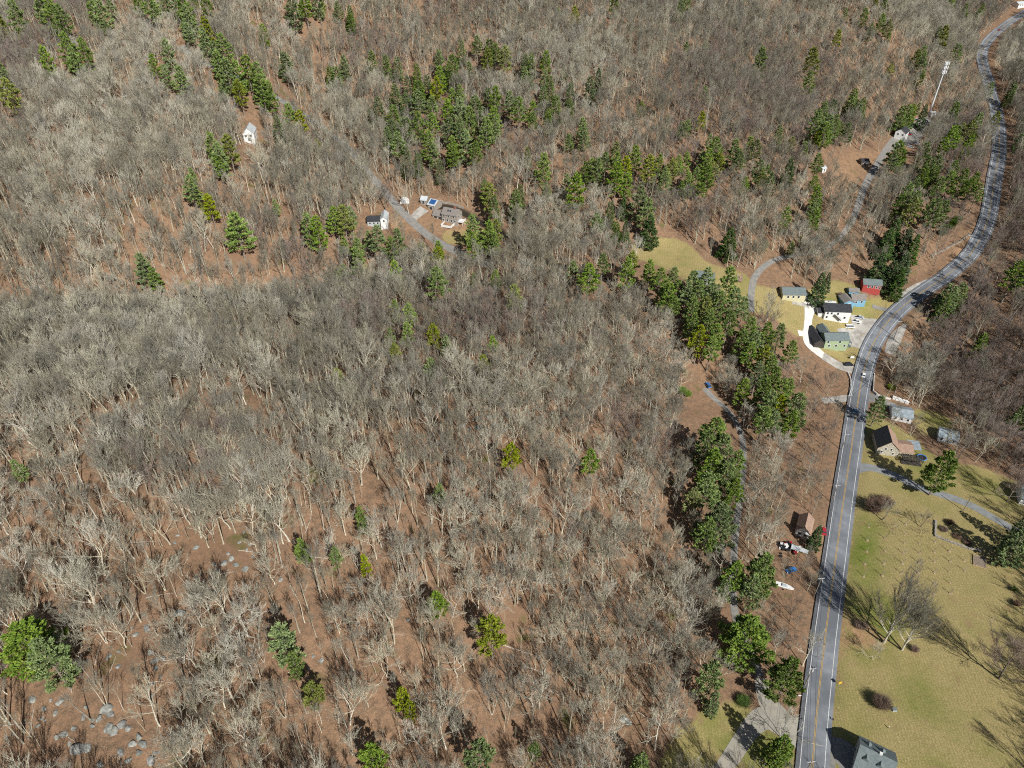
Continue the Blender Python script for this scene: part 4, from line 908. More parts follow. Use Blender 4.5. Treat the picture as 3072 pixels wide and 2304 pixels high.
p = W(2397, 2092); r = thing('small_sign', 'small white notice board left of the road', 'sign', tuple(p)); MB().box(-.05, .05, -.05, .05, -.2, 1).build('post', M['pole'], r); MB().box(-.5, .5, -.03, .03, .8, 1.5).build('board', M['bwhite'], r)
p = W(2555, 1078); r = thing('shop_sign', 'white roadside sign board in front of the green house', 'sign', tuple(p)); [MB().box(x - .06, x + .06, -.06, .06, -.2, 2.1).build('post', M['bwhite'], r) for x in (-1, 1)]; MB().box(-1.1, 1.1, -.05, .05, .9, 2.2).build('board', M['bwhite'], r)
def wall_line(name, label, cat, P, w_, h_, m, n=None):
    q = resample([tuple(W(a, b)[:2]) for a, b in P], .8); b = MB(); rs = np.random.RandomState(3)
    for i in range(len(q) - 1):
        for lay in range(2):
            d = q[i + 1] - q[i]; L = np.hypot(*d); a = math.atan2(d[1], d[0]) + rs.randn() * .08; z = float(gz_at(*q[i])) - .4; s = w_ / 2 * (1 + rs.randn() * .1); hh = h_ * (.5 + .5 * lay) * (1 + rs.randn() * .06)
            k = MB().box(-.1 - L * .55, L * .55, -s + lay * .06, s - lay * .06, -.0 + (.4 if lay else 0) * h_, hh + .4)
            c_, s_n = math.cos(a), math.sin(a); b.add([(q[i][0] + x * c_ - y * s_n, q[i][1] + x * s_n + y * c_, z + zz_) for x, y, zz_ in k.V], k.F)
    o = b.build(name, M[m]); tag(o, label, cat)
wall_line('bridge_parapet', 'curved pale parapet wall on the left side of the bridge', 'parapet', [(2544, 1122), (2551, 1140), (2552, 1170), (2546, 1192)], .5, 1.0, 'conwall')
wall_line('bridge_parapet', 'long pale parapet curving off the right side of the bridge', 'parapet', [(2622, 1125), (2620, 1150), (2619, 1176), (2632, 1187), (2658, 1196), (2676, 1200)], .5, 1.0, 'conwall')
wall_line('retaining_wall', 'bright white retaining wall above the grey-roofed house', 'wall', [(2680, 1196), (2700, 1203), (2728, 1214)], 1.3, 1.6, 'bwhite')
wall_line('stone_wall', 'tumbled dry stone wall around the overgrown garden plot', 'wall', [(2806, 1565), (2805, 1608), (2843, 1624), (2911, 1648), (2954, 1655)], .9, .7, 'stonewall')
wall_line('stone_wall', 'old stone wall along the meadow track bank', 'wall', [(2790, 770), (2840, 745), (2880, 725), (2912, 700)], .8, .6, 'stonewall')
wall_line('stone_wall', 'stone edge along the brook behind the tan colonial', 'wall', [(1305, 605), (1345, 610), (1395, 628)], 1.0, .8, 'stonewall')
cs = [W(a, b) for a, b in ((2919, 1694), (2958, 1706), (2956, 1673), (2918, 1665))]; p = sum(cs) / 4; r = thing('garden_bed', 'square fenced garden bed of bare soil in the field', 'garden bed', tuple(p))
loc = [(c - p)[:2] for c in cs]; MB().prism([tuple(c * .97) for c in loc], -.4, .22).build('soil', M['soil'], r); b = MB()
for i in range(4):
    a_, c_ = loc[i], loc[(i + 1) % 4]; b.tube([(a_[0], a_[1], .15), (c_[0], c_[1], .15)], .16, 4); b.tube([(a_[0], a_[1], .8), (c_[0], c_[1], .8)], .05, 4); b.tube([(a_[0], a_[1], -.2), (a_[0], a_[1], 1.1)], .08, 5)
b.build('border', M['mulch'], r)
cs = [W(a, b) for a, b in ((2185, 838), (2226, 850), (2230, 822), (2190, 812))]; p = sum(cs) / 4; r = thing('brick_terrace', 'broken pinkish brick terrace beside the hidden cottage', 'terrace', tuple(p)); loc = [(c - p)[:2] for c in cs]
MB().prism([tuple(c) for c in loc], -.5, .2).build('paving', mat('pink_brick', (.42, .27, .22), .95, (.20, .15, .12), .9), r); b = MB(); [b.box(x - .8, x + .8, y - .4, y + .4, .1, .7) for x, y in ((-2, 0), (1.5, 1.2), (2.6, -1))]; b.build('bench_block', M['mulch'], r); SEE.append((2208, 830, 22))
p = W(2764, 1376); r = thing('trampoline', 'round dark blue trampoline on the lawn by the stone-gabled house', 'trampoline', tuple(p)); T_ = [(2.1 * math.cos(a), 2.1 * math.sin(a)) for a in np.linspace(0, 2 * math.pi, 19)[:-1]]
MB().prism([(x * .86, y * .86) for x, y in T_], .84, .87).build('mat', M['dark'], r); b = MB(); b.tube([(x, y, .85) for x, y in T_ + T_[:1]], .22, 6, False); b.build('padding', M['tarpblue'], r); b = MB(); [b.tube([(T_[i][0], T_[i][1], -.2), (T_[i][0], T_[i][1], .85)], .04, 5) for i in (0, 3, 6, 9, 12, 15)]; b.build('frame', M['steel'], r)
# ------------------------------------------------------------------ orchard saplings in mulch rings
COLS = [[(150, 580), (130, 760), (125, 910), (100, 1075), (85, 1240)], [(370, 735), (370, 900), (350, 1070), (330, 1230), (315, 1610)], [(640, 550), (635, 675), (625, 800), (615, 935), (600, 1065), (585, 1195), (590, 1340)],
        [(825, 800), (825, 930), (820, 1060), (805, 1190), (800, 1340)], [(1025, 780), (1020, 910), (1020, 1045), (1025, 1190), (1020, 1335), (1015, 1480)], [(1220, 905), (1230, 1040), (1215, 1175), (1225, 1325), (1230, 1465)], [(1420, 1030), (1425, 1165)]]
rs = np.random.RandomState(5); tk = MB().tube([(0, 0, -.1), (.03, 0, 1.6), (0, .05, 3.2)], [.09, .07, .02], 6); cw = MB()
for k in range(16):
    a = k * 2.4; z = .9 + k * .09; e_ = (math.cos(a) * .6, math.sin(a) * .6, z + .55); cw.tube([(0, 0, z), e_], [.022, .008], 3); 
mu = MB().prism([(.5 * math.cos(a) * (1 + .15 * rs.rand()), .5 * math.sin(a) * (1 + .15 * rs.rand())) for a in np.linspace(0, 6.28, 13)[:-1]], -.1, .12)
tm, cm, mm = mk_mesh('trunk', tk.V, tk.F, [M['bark']]), mk_mesh('crown', cw.V, cw.F, [M['twig']]), mk_mesh('mulch', mu.V, mu.F, [M['mulch']])
NUM = ['first', 'second', 'third', 'fourth', 'fifth', 'sixth', 'seventh']
for c, colm in enumerate(COLS):
    for k, (x, y) in enumerate(colm):
        p = W(2572 + x / 4.424, 1450 + y / 4.424); r = thing('orchard_sapling', f'bare mulched sapling, {NUM[k]} from the top in orchard column {NUM[c]} from the road', 'sapling', tuple(p), R.random() * 6, 'orchard saplings in the field')
        s = R.uniform(.8, 1.25); r.scale = (s, s, s); link('trunk', tm, r); link('crown', cm, r); link('mulch', mm, r)
# ------------------------------------------------------------------ bushes
def bush_thing(px, py, rad, h, label, m='shrub', n=220, seed=1, cat='shrub'):
    p = W(px, py); C_ = bush(seed, rad, h, n); r = thing('shrub', label, cat, tuple(p), 0, 'shrubs in the open ground'); C_.build('branches', M[m], r)
    MB().tube([(0, 0, -.3), (0, 0, h * .4)], [.12, .05], 6).build('stem', M['pinebark'], r)
bush_thing(2640, 2118, 3.4, 4.0, 'round red-brown shrub alone in the lower field', n=700, seed=2)
bush_thing(2618, 1530, 4.5, 5.0, 'large tangled brown thicket right of the road', n=900, seed=3)
bush_thing(2652, 1515, 4.0, 4.0, 'right half of the brown thicket by the leaf ring', n=600, seed=4)
bush_thing(3040, 1772, 1.3, 1.6, 'small dark bush near the right picture edge, upper one', n=200, seed=5, m='hemlock'); bush_thing(3048, 1815, 1.6, 1.8, 'small grey bush near the right picture edge, lower one', n=260, seed=6)
bush_thing(2742, 1952, 1.6, 2.0, 'low brown bush right of the shade trees', n=260, seed=7); bush_thing(2580, 1880, 2.6, 1.8, 'low bramble patch between road and shade trees', n=400, seed=8)
bush_thing(2672, 1168, 2.2, 2.6, 'yellow-green cedar bush beside the bridge parapet', m='pineyellow', n=900, seed=9); bush_thing(2519, 889, 1.8, 2.4, 'bare brown bush left of the blue house', n=300, seed=10)
bush_thing(2228, 2110, 2.6, 2.6, 'clipped grey-green shrub left of the tan driveway', m='greenshrub', n=700, seed=11); bush_thing(2045, 1180, 2.6, 3.2, 'bright green rhododendron at the wood edge', m='pine', n=1400, seed=12); bush_thing(2062, 1188, 2.2, 2.6, 'lower half of the green rhododendron clump', m='pine', n=1100, seed=13)
for k, (a, b) in enumerate([(2825, 705), (2842, 690), (2858, 676), (2872, 664)]): bush_thing(a, b, 3.0, 3.4, f'glossy green hedge bush on the road bank, {NUM[k]} from the left', m='greenshrub', n=900, seed=14 + k)
for k, (a, b) in enumerate([(2830, 1590), (2870, 1612), (2900, 1630), (2850, 1570)]): bush_thing(a, b, 2.0, 1.1, f'dead weed clump inside the walled plot, {NUM[k]} of four', n=260, seed=24 + k)
# ------------------------------------------------------------------ boulders and fallen logs
def rock_mesh(seed):
    import bmesh
    rs = np.random.RandomState(seed); bm = bmesh.new(); bmesh.ops.create_icosphere(bm, subdivisions=3, radius=1)
    dirs = rs.randn(14, 3); dirs /= np.linalg.norm(dirs, axis=1)[:, None]; cut = rs.uniform(.55, .9, 14)
    for v in bm.verts:
        c = np.array(v.co)
        for d, k in zip(dirs, cut):
            e_ = c.dot(d)
            if e_ > k: c = c - d * (e_ - k) * .95
        v.co = c * (1 + rs.randn(3) * .012)
    me = bpy.data.meshes.new('boulder'); bm.to_mesh(me); bm.free(); me.materials.append(M['rock']); return me
RM = [rock_mesh(s) for s in range(6)]
ROCKS = []
for a, b, s in [(705, 935, 1.3), (770, 905, .9), (765, 1000, 1.0), (880, 790, 1.4), (950, 755, 1.6), (930, 670, .7), (1160, 650, 2.2), (400, 795, 1.0), (405, 910, .9), (215, 1210, 1.5), (285, 1275, .9), (390, 1230, 1.3), (270, 1335, .7), (245, 1385, .8), (365, 1300, 1.1), (370, 1290, .9),
                (640, 1340, 1.3), (690, 1280, 2.2), (720, 1310, 1.4), (600, 1385, 1.0), (700, 1400, 2.0), (740, 1420, 1.8), (790, 1380, 1.7), (830, 1400, 1.4), (500, 1540, 2.2), (560, 1520, 1.5), (420, 1440, 1.3), (370, 1460, 1.0), (480, 1400, 1.0), (540, 1330, 1.1), (560, 1265, 1.0), (600, 1350, .8),
                (780, 1560, 1.4), (860, 1500, 1.5), (900, 1460, 1.2), (930, 1500, 1.6), (900, 1560, 1.3), (650, 1640, 1.4), (830, 1610, 1.2), (980, 1610, 1.6), (1010, 1560, 1.0), (290, 1350, .5), (330, 1220, .7), (450, 1500, .8), (310, 1640, .8), (60, 1380, .7), (90, 1440, .6), (40, 1460, .6), (160, 1350, .5), (570, 960, .5), (145, 235, .9),
                (975, 910, 1.3), (1000, 960, 1.2), (1050, 950, 1.2), (1010, 1010, 1.1), (990, 1110, .8), (985, 1190, .7), (1040, 1070, .8), (1450, 330, 1.6), (1500, 300, 1.3), (1530, 340, 1.2), (1410, 380, 1.4), (1390, 340, 1.0), (1270, 230, 1.2), (1580, 130, .6), (1550, 195, .9), (1620, 210, .8), (1590, 370, 1.4), (1640, 290, .7), (1130, 200, .9), (1150, 150, .8), (640, 80, .8), (600, 75, .7), (830, 610, .6), (1820, 440, .9), (1600, 240, .7), (2030, 930, .8), (2080, 960, 1.2), (2000, 1010, .7), (1480, 270, .8)]:
    ROCKS.append((a * .463, 1536 + b * .463, s))
for k in range(46):
    a, b = R.gauss(1000, 170), R.gauss(1060, 85); ROCKS.append((1024 + a * .463, 768 + b * .463, R.choice([.5, .6, .8, 1.0, 1.4, 2.2])))
for a, b, s in [(1830, 1345, 1.6), (1860, 1370, 1.4), (1150, 560, .8), (40, 500, 1.0), (1740, 610, .8), (230, 480, .8), (430, 700, .9), (560, 1090, .7)]: ROCKS.append((1024 + a * .463, 1536 + b * .463, s))
ROCKP = []
for a, b, s in ROCKS:
    p = W(a, b); ROCKP.append((p, ('flat ' if s > 1.5 else 'grey ') if s > .9 else 'small '))
    if b > 1600 and s > .75: SEE.append((a, b, 1 + s * 2.0))

# ------------------------------------------------------------------ evergreen trees: where their crowns stand in the woods
def crop(x0, y0, s, L): return [(x0 + a * s, y0 + b * s, c * s, (k or 'p')) for a, b, c, k in L]
def parse(txt):
    out = []
    for q in txt.split():
        f = q.split(','); out.append((float(f[0]), float(f[1]), float(f[2]), f[3] if len(f) > 3 else 'p'))
    return out
s_ = .463
EV = []
EV += crop(0, 0, s_, parse('15,180,80 115,125,110 290,90,130 350,110,120 410,155,110 600,60,80 660,100,100 725,75,70 635,165,40 700,205,60 900,40,80 980,60,100 1010,100,80 1070,20,80 1150,50,80 1200,80,110 1220,140,90 1260,30,60 1340,40,80 1225,240,80 1210,190,60 450,340,120 555,360,100 490,410,90 305,400,90 15,480,80 45,520,60 75,640,120 1090,355,90 1000,435,75 1080,510,80 1180,540,100 1345,230,100,py 1330,290,90 1400,370,90 1450,340,120 1420,430,90 1480,500,120 1540,500,100 1610,480,120 1680,520,110 1700,600,120 1750,630,90 1555,620,90,py 1440,610,50 1710,230,65 1850,420,90,h 1900,90,110 1980,60,100 2060,30,80 2090,60,50 2190,80,60 2180,510,80,h 2140,500,60,h 1880,770,90 1950,800,80,py 1800,820,70,h 1380,965,100 1430,1040,110 1490,990,110,py 1420,1090,80 1250,1160,60 1250,1250,110 1300,1300,60,py 1365,1360,100,py 1545,1510,170 2000,1490,110 2060,1510,110 2170,1440,100 1790,1360,50 2060,950,45'))
EV += crop(1024, 0, s_, parse('880,310,70 960,330,80,h 635,410,75 720,430,90,h 780,330,60,h 950,400,80,py 1060,400,90,py 1000,350,60 1190,420,60,h 1230,420,60,h 1325,420,80 1440,490,40 200,400,60,h 290,430,60,h 365,440,60,h 490,480,60,h 430,560,60,h 830,470,60 700,490,70,h 640,520,80 560,560,80,h 500,600,90,h 620,600,90 350,620,80,h 1190,500,60 1225,550,50 1350,570,70,h 1320,520,60 1485,600,60,h 1310,620,60,h 1665,510,60,sp 1610,580,80,h 770,640,80 720,650,70 500,690,110 240,700,80,h 340,760,100,h 190,760,50,h 420,680,80,h 590,720,90 690,740,90 770,740,100 870,700,100,h 1000,660,90 1090,690,90 1150,740,110 1240,720,60 1240,790,60 1390,700,80,h 1340,780,60,h 1480,700,50,h 1940,720,60,py 950,640,60,h 330,850,90,h 420,840,100,h 500,820,90 590,830,90 700,860,90 830,790,90 770,870,100 990,790,90 940,870,110 880,880,60 1000,850,80 1560,850,80 1570,910,80 1475,930,50 370,960,100 300,900,70,h 420,1030,80,h 570,960,100 600,1010,80 720,980,90 810,950,100 870,1010,90 770,1010,60,py 730,1030,80 500,1060,60,h 640,1100,60,h 1205,1010,50,h 1310,1100,100 1325,1250,70 1780,990,70 1710,1070,80 1780,1080,90 1840,1120,100 1900,1040,90 1620,1110,80 1580,1120,70 1660,1120,90 1520,1240,130 1460,1200,70 1780,1170,110 1850,1200,80 1990,1120,110 2040,1160,70 2090,1180,90 2140,1110,80 2180,1080,70 2060,1060,60 2200,1230,50 960,1290,100,py 990,1350,80,h 930,1230,60,h 1130,1310,90,h 1160,1260,60,h 1830,1330,60,sp 1740,1380,70,h 1930,1320,110 1980,1400,110 2000,1480,150,sp 1650,1460,80 1680,1480,60 1780,1500,60,h 1840,1480,50,sp 1850,1570,50 850,1500,110 850,1600,100 960,1540,110 990,1600,90 1000,1500,80 20,1450,120,py 60,1430,90 180,1560,60 240,1580,120 370,1580,100 320,1610,80 110,1630,90 20,1600,60 520,1630,60,py 630,1640,80 1510,110,60 1770,20,70 1405,90,30 2195,70,60 60,110,60,h 60,140,50,h 20,430,60,h 2110,790,30 2200,850,50'))
EV += crop(2048, 0, s_, parse('20,40,70 140,340,60 20,330,50 500,410,90 1050,100,40 1175,110,50 1000,260,60 1215,210,50 1285,160,60 1325,200,60 1330,250,40 1300,50,50 1245,30,40 500,325,30 1735,25,60 1825,80,50 1830,130,40 1930,80,50 1905,120,50 1735,270,40 1680,260,80 1650,240,60,h 1770,350,80,h 1545,380,70 1510,390,60 1545,440,60 1540,510,50 1340,470,50 830,410,100 810,550,80 330,510,40 140,620,50 1100,650,80,h 1130,720,80,h 1090,700,60 1160,700,60,h 960,720,80,h 900,760,90 860,820,100 930,850,110 980,830,80 870,920,70,py 910,900,100 1060,870,70 1020,860,60 700,950,60 620,880,60,h 780,980,60 120,800,70,py 25,850,70 1450,750,90,h 1410,760,70,h 1480,740,60 1560,740,60,sp 1520,720,50 170,930,60 200,1000,110 160,1060,90 230,1070,80 120,1050,70 330,1000,90 360,1060,80 430,960,70 470,990,80,py 20,1060,70 690,1100,80,sp 865,1080,80 210,1130,60 80,1180,90 30,1200,80 150,1180,100 120,1220,70 490,1130,90 500,1170,70 560,1200,80 540,1130,60 400,1210,60 845,1210,70 860,1290,80 850,1370,80 850,1440,80 870,1340,60 665,1420,80 300,1560,130,sp 530,1600,40 700,1610,40 1380,1020,130 1350,1060,80 1420,1040,60 1560,1000,80,h 1590,1100,90,h 1640,1080,80,h 1620,1150,70,h 1750,750,80 1730,920,100 1760,900,80 1850,880,90 1900,820,80 1850,960,80 1690,950,60 1800,860,60 1550,1180,90 1500,1220,70 1750,1110,70 1720,1200,90 1650,1240,90 1800,1200,100 1880,1200,80 1900,1270,80 1850,1240,80 1440,1300,110 1400,1350,90 1500,1330,90 1480,1390,100 1620,1400,120 1680,1390,90 1600,1360,70 1370,1500,120,sp 1330,1560,110,sp 1450,1560,100,sp 1500,1600,80,sp 2060,800,60 2040,600,50 2130,600,60,h 2100,620,60 2180,930,60'))
EV += crop(1024, 768, s_, parse('110,50,110 20,120,60 350,130,100 620,200,140 630,30,90 1000,170,80 860,180,50 1120,290,110,py 350,360,80 440,390,90 430,510,90 320,540,70 600,530,100 680,590,80 350,640,70 580,740,50 920,720,90,py 980,590,50 1600,170,140 1690,70,90 1500,110,80 1850,120,110 1880,60,90 1990,120,100 2060,180,110 2150,160,90 2120,280,110 2150,340,90 2070,270,70 2180,230,80 1100,1310,120,py 1610,1350,120 640,1560,60'))
EV += crop(0, 768, s_, parse('940,100,120 1000,160,90 2190,140,60 2190,810,60,py 130,1410,50 1440,230,40,h'))
EV += crop(2048, 768, s_, parse('60,200,110 150,180,110 30,260,100 100,260,110 180,280,110 290,190,130 60,370,110 140,380,120 230,330,110 330,320,120 390,350,90 60,470,110 160,470,130 100,560,120 210,540,110 180,620,110 290,460,120 430,500,110 380,580,110 460,600,120 540,520,100 620,530,100 430,660,110 520,680,110 560,750,120 480,780,110 600,800,90 700,630,90 390,880,100 520,900,120 560,980,120 640,880,100 620,1000,110 520,1080,120 590,1090,100 680,870,90 730,1010,150 700,1100,110 200,1180,190 150,1250,150 250,1280,150 350,1350,110 180,1380,170 280,1470,150 330,1540,120 150,1530,160 60,1600,120 1680,1390,170,p3 890,190,90,sp 940,160,50,sp 1720,270,140,h 1690,330,90,h 1790,260,90,h 1280,60,140,sp 1350,110,130,sp 1430,60,110,sp 1400,160,90,sp 2140,150,120 2190,180,100 1930,580,80,h 2180,1060,110 1230,990,100'))
EV += crop(0, 1536, s_, parse('190,860,330,p3 330,970,230,p3 1840,850,190,p2 1910,990,110 1960,260,100 2180,310,80 2030,1190,60,py'))
EV += crop(1024, 1536, s_, parse('975,800,190,py 400,1220,120,py 445,1295,70,py 155,360,70,py 200,1610,180 900,1600,200 1250,1560,80 1940,1630,110,h 130,50,80 620,600,50'))
EV += crop(2048, 1536, s_, parse('230,80,230,p3 150,150,150 510,400,190,p3 440,520,150 330,430,150 270,520,110 410,820,370,p3 670,1080,210,p3 180,1080,170,p2 640,1540,140,h 200,1230,80,h 870,150,80,sp 2170,200,150,h 2190,110,100,h'))

LAND = [('stone rubble of the near outcrop', 330, 2150), ('big pine at the near left corner', 110, 1940), ('bright pine among the near oaks', 850, 1930), ('dense green pine on the brown slope', 1475, 1905),
        ('pale boulder field on the hilltop', 1500, 1230), ('tall thin pine below the hilltop boulders', 1533, 1370), ('twin thin pine east of the hilltop boulders', 1770, 1385), ('shaded woodland lane', 2150, 1200),
        ('huge pine above the lane', 2235, 1910), ('fork of the tan driveway', 2290, 2150), ('brown-roofed roadside cottage', 2410, 1580), ('green clapboard house', 2500, 1040), ('red house', 2610, 870),
        ('cream barn', 2385, 880), ('white cell tower', 2786, 345), ('white house below the tower', 2700, 400), ('small brown cabin', 2600, 490), ('tan colonial house', 1345, 650), ('black-roofed white house on the side road', 1135, 670),
        ('red shed', 1478, 672), ('lone white house on the hillside', 750, 410), ('straw meadow', 2010, 760), ('stone-gabled house', 2660, 1350), ('grey-roofed house by the wall', 2715, 1240), ('right-hand orchard field', 2780, 1700),
        ('far white car bend', 2948, 150), ('round dark pine on the left hillside', 715, 700), ('pine pair under the white house', 660, 480), ('dark stream hollow', 400, 880), ('upper left corner', 60, 80), ('top edge ridge', 1400, 40),
        ('evergreen grove upslope', 1400, 380), ('row of pines above the meadow', 1880, 540), ('big spruce by the meadow', 2187, 720), ('near left edge', 20, 1500), ('hill crest on the left', 300, 1150), ('near bottom edge', 1100, 2280),
        ('gap in the oaks beside the crest', 1000, 1150), ('pine clump behind the crest', 1250, 1010), ('hemlocks by the far road', 2860, 600), ('bare slope over the bridge', 2950, 1000), ('grey driveway lane', 2850, 1490)]
LW = [(n, W(a, b)) for n, a, b in LAND]
USED = {}
ORD = ['nearest', 'second', 'third', 'fourth', 'fifth', 'sixth', 'seventh', 'eighth', 'ninth', 'tenth', 'eleventh', 'twelfth', 'thirteenth', 'fourteenth', 'fifteenth', 'sixteenth', 'seventeenth', 'eighteenth', 'nineteenth', 'twentieth']
def side_of(px, py, qx, qy):
    dx, dy = px - qx, py - qy
    if abs(dx) > 2 * abs(dy): return 'right of' if dx > 0 else 'left of'
    if abs(dy) > 2 * abs(dx): return 'in front of' if dy > 0 else 'behind'
    return ('front-' if dy > 0 else 'back-') + ('right of' if dx > 0 else 'left of')
LWn = np.array([p for _, p in LW])
def label_all(items, noun):
    """items: (world point, describing words) -> labels placing each by its nearest landmark, side and rank of distance"""
    buckets = {}
    for q, (p, desc) in enumerate(items):
        d = np.linalg.norm(LWn[:, :2] - p[:2], axis=1); j = int(d.argmin()); px, py, _ = project(p); a, b = LAND[j][1:]
        buckets.setdefault((j, side_of(px, py, a, b), desc), []).append((d[j], q))
    out = [None] * len(items)
    for (j, sd_, desc), L in buckets.items():
        L.sort()
        for r, (d, q) in enumerate(L):
            nm = LAND[j][0]
            txt = f"{desc} {noun} " + (f"{sd_} the {nm}" if len(L) == 1 else (f"nearest {sd_} the {nm}" if r == 0 else f"{ORD[min(r, 19)]} nearest {sd_} the {nm}"))
            for cut in (' nearest', ' of the', ' the'):
                if len(txt.replace('-', ' ').split()) > 16: txt = txt.replace(cut, '', 1) if cut != ' of the' else txt.replace(' of the', ' of')
            out[q] = txt
    return out
RK = label_all([(p, d.strip()) for p, d in ROCKP], 'boulder')
for (a, b, sz), (p, d), lab in zip(ROCKS, ROCKP, RK):
    o = link('boulder', RM[R.randrange(6)], None, (p[0], p[1], p[2] - sz * .1), R.random() * 6.28); o.scale = (sz * R.uniform(.8, 1.3), sz * R.uniform(.7, 1.0), sz * R.uniform(.45, .8)); o.rotation_euler[0] = R.uniform(-.25, .25)
    tag(o, lab, 'boulder', 'boulders among the fallen leaves')
LOGP = [(W(R.uniform(30, 1900), R.uniform(1450, 2290)), R.uniform(5, 11), R.uniform(.1, .2), R.choice([R.uniform(-.5, .3), R.uniform(1.2, 2.2)])) for _ in range(34)]
LOGP += [(W(850, 1385), 13, .2, -.15), (W(760, 1655), 10, .18, -.1), (W(430, 1625), 8, .15, .1), (W(1560, 1958), 13, .25, -.12), (W(1780, 2238), 10, .2, -.5), (W(1950, 2160), 9, .17, -.5), (W(480, 2050), 7, .15, 0)]
for (p, L, r_g, rz), lab in zip(LOGP, label_all([(q[0], 'fallen pale') for q in LOGP], 'log')):
    rs = np.random.RandomState(int(L * 1000)); n_ = 8; P_ = []; y = 0
    for i in range(n_): y += rs.randn() * .14; xx = (i / (n_ - 1) - .5) * L; wx, wy = p[0] + xx * math.cos(rz) - y * math.sin(rz), p[1] + xx * math.sin(rz) + y * math.cos(rz); P_.append((wx - p[0], wy - p[1], float(gz_at(wx, wy)) - p[2] + r_g * .7 + .1 * rs.rand()))
    root = thing('fallen_log', lab, 'log', tuple(p), 0, 'fallen logs on the leaf litter'); MB().tube(P_, list(np.linspace(r_g, r_g * .35, n_)), 7).build('log', M['log'], root)
    b = MB(); [b.tube([P_[i], (P_[i][0] + rs.randn() * .9, P_[i][1] + rs.randn() * .9, P_[i][2] + .5 + .6 * rs.rand())], [r_g * .3, .02], 4) for i in (3, 4, 5, 6, 7)]; b.build('branch', M['log'], root)

cand = []
for px, py, wpx, k in EV:
    kk = {'p': ['p0', 'p1', 'p2'][R.randrange(3)], 'h': ['h0', 'h1'][R.randrange(2)]}.get(k, k)
    if k == 'p' and R.random() < .12: kk = 'py'
    kd = K[kk]
    p = W(px, py, 9.0)
    for _ in range(3):
        _, _, z = project(p + np.array([0, 0, 10])); wm = wpx * 1.25 / F * z; sx = wm / kd.w
        hgt = float(np.clip(wm * (2.0 if kk[0] in 'p' else 2.3), 15 if wpx > 22 else 11, 27 if kk[0] == 'p' else 22)); 
        if k == 'sp' and wpx > 55: hgt = min(hgt, 22)
        if wpx > 140: hgt = min(24, max(17, wm * 1.2))
        p = W(px, py, hgt * .58)
    sc = hgt / kd.h; sx = np.clip(sx / sc, .6, 1.5)
    d, i = dist_poly(np.array([p[0]]), np.array([p[1]]), ROAD)
    if d[0] < 6: 
        v = p[:2] - ROAD[i[0]]; p[:2] = ROAD[i[0]] + v / (np.linalg.norm(v) + 1e-6) * 7.5; p[2] = float(gz_at(p[0], p[1]))
    cand.append((wpx, p, kk, sc, float(sx), hgt, wm))
cand.sort(key=lambda c: -c[0])
EVP = np.array([[c[1][0], c[1][1], c[6] / 2] for c in cand])
solo, mass, cnt = [], [], {}
for c in cand:
    n = kname(c[2]); cnt[n] = cnt.get(n, 0) + 1
    (solo if cnt[n] <= 290 else mass).append(c)
HT = lambda h, lo, hi: 'small' if h < lo else ('tall' if h > hi else 'mid-sized')
for nm, noun in (('pine_tree', 'pine'), ('hemlock_tree', 'hemlock'), ('spruce_tree', 'spruce')):
    its = [c for c in solo if kname(c[2]) == nm]
    de = [(c[1], HT(c[5], 13, 19) + (' yellow-green' if c[2] == 'py' else (' dark green' if nm != 'pine_tree' else ' green'))) for c in its]
    for c, lab in zip(its, label_all(de, noun)):
        put_tree(c[2], c[1], R.random() * 6.28, c[3], lab, noun + ' tree', {'pine': 'pines scattered through the bare woods', 'hemlock': 'hemlocks in the evergreen groves', 'spruce': 'spruces among the houses and meadows'}[noun], sx=c[4])

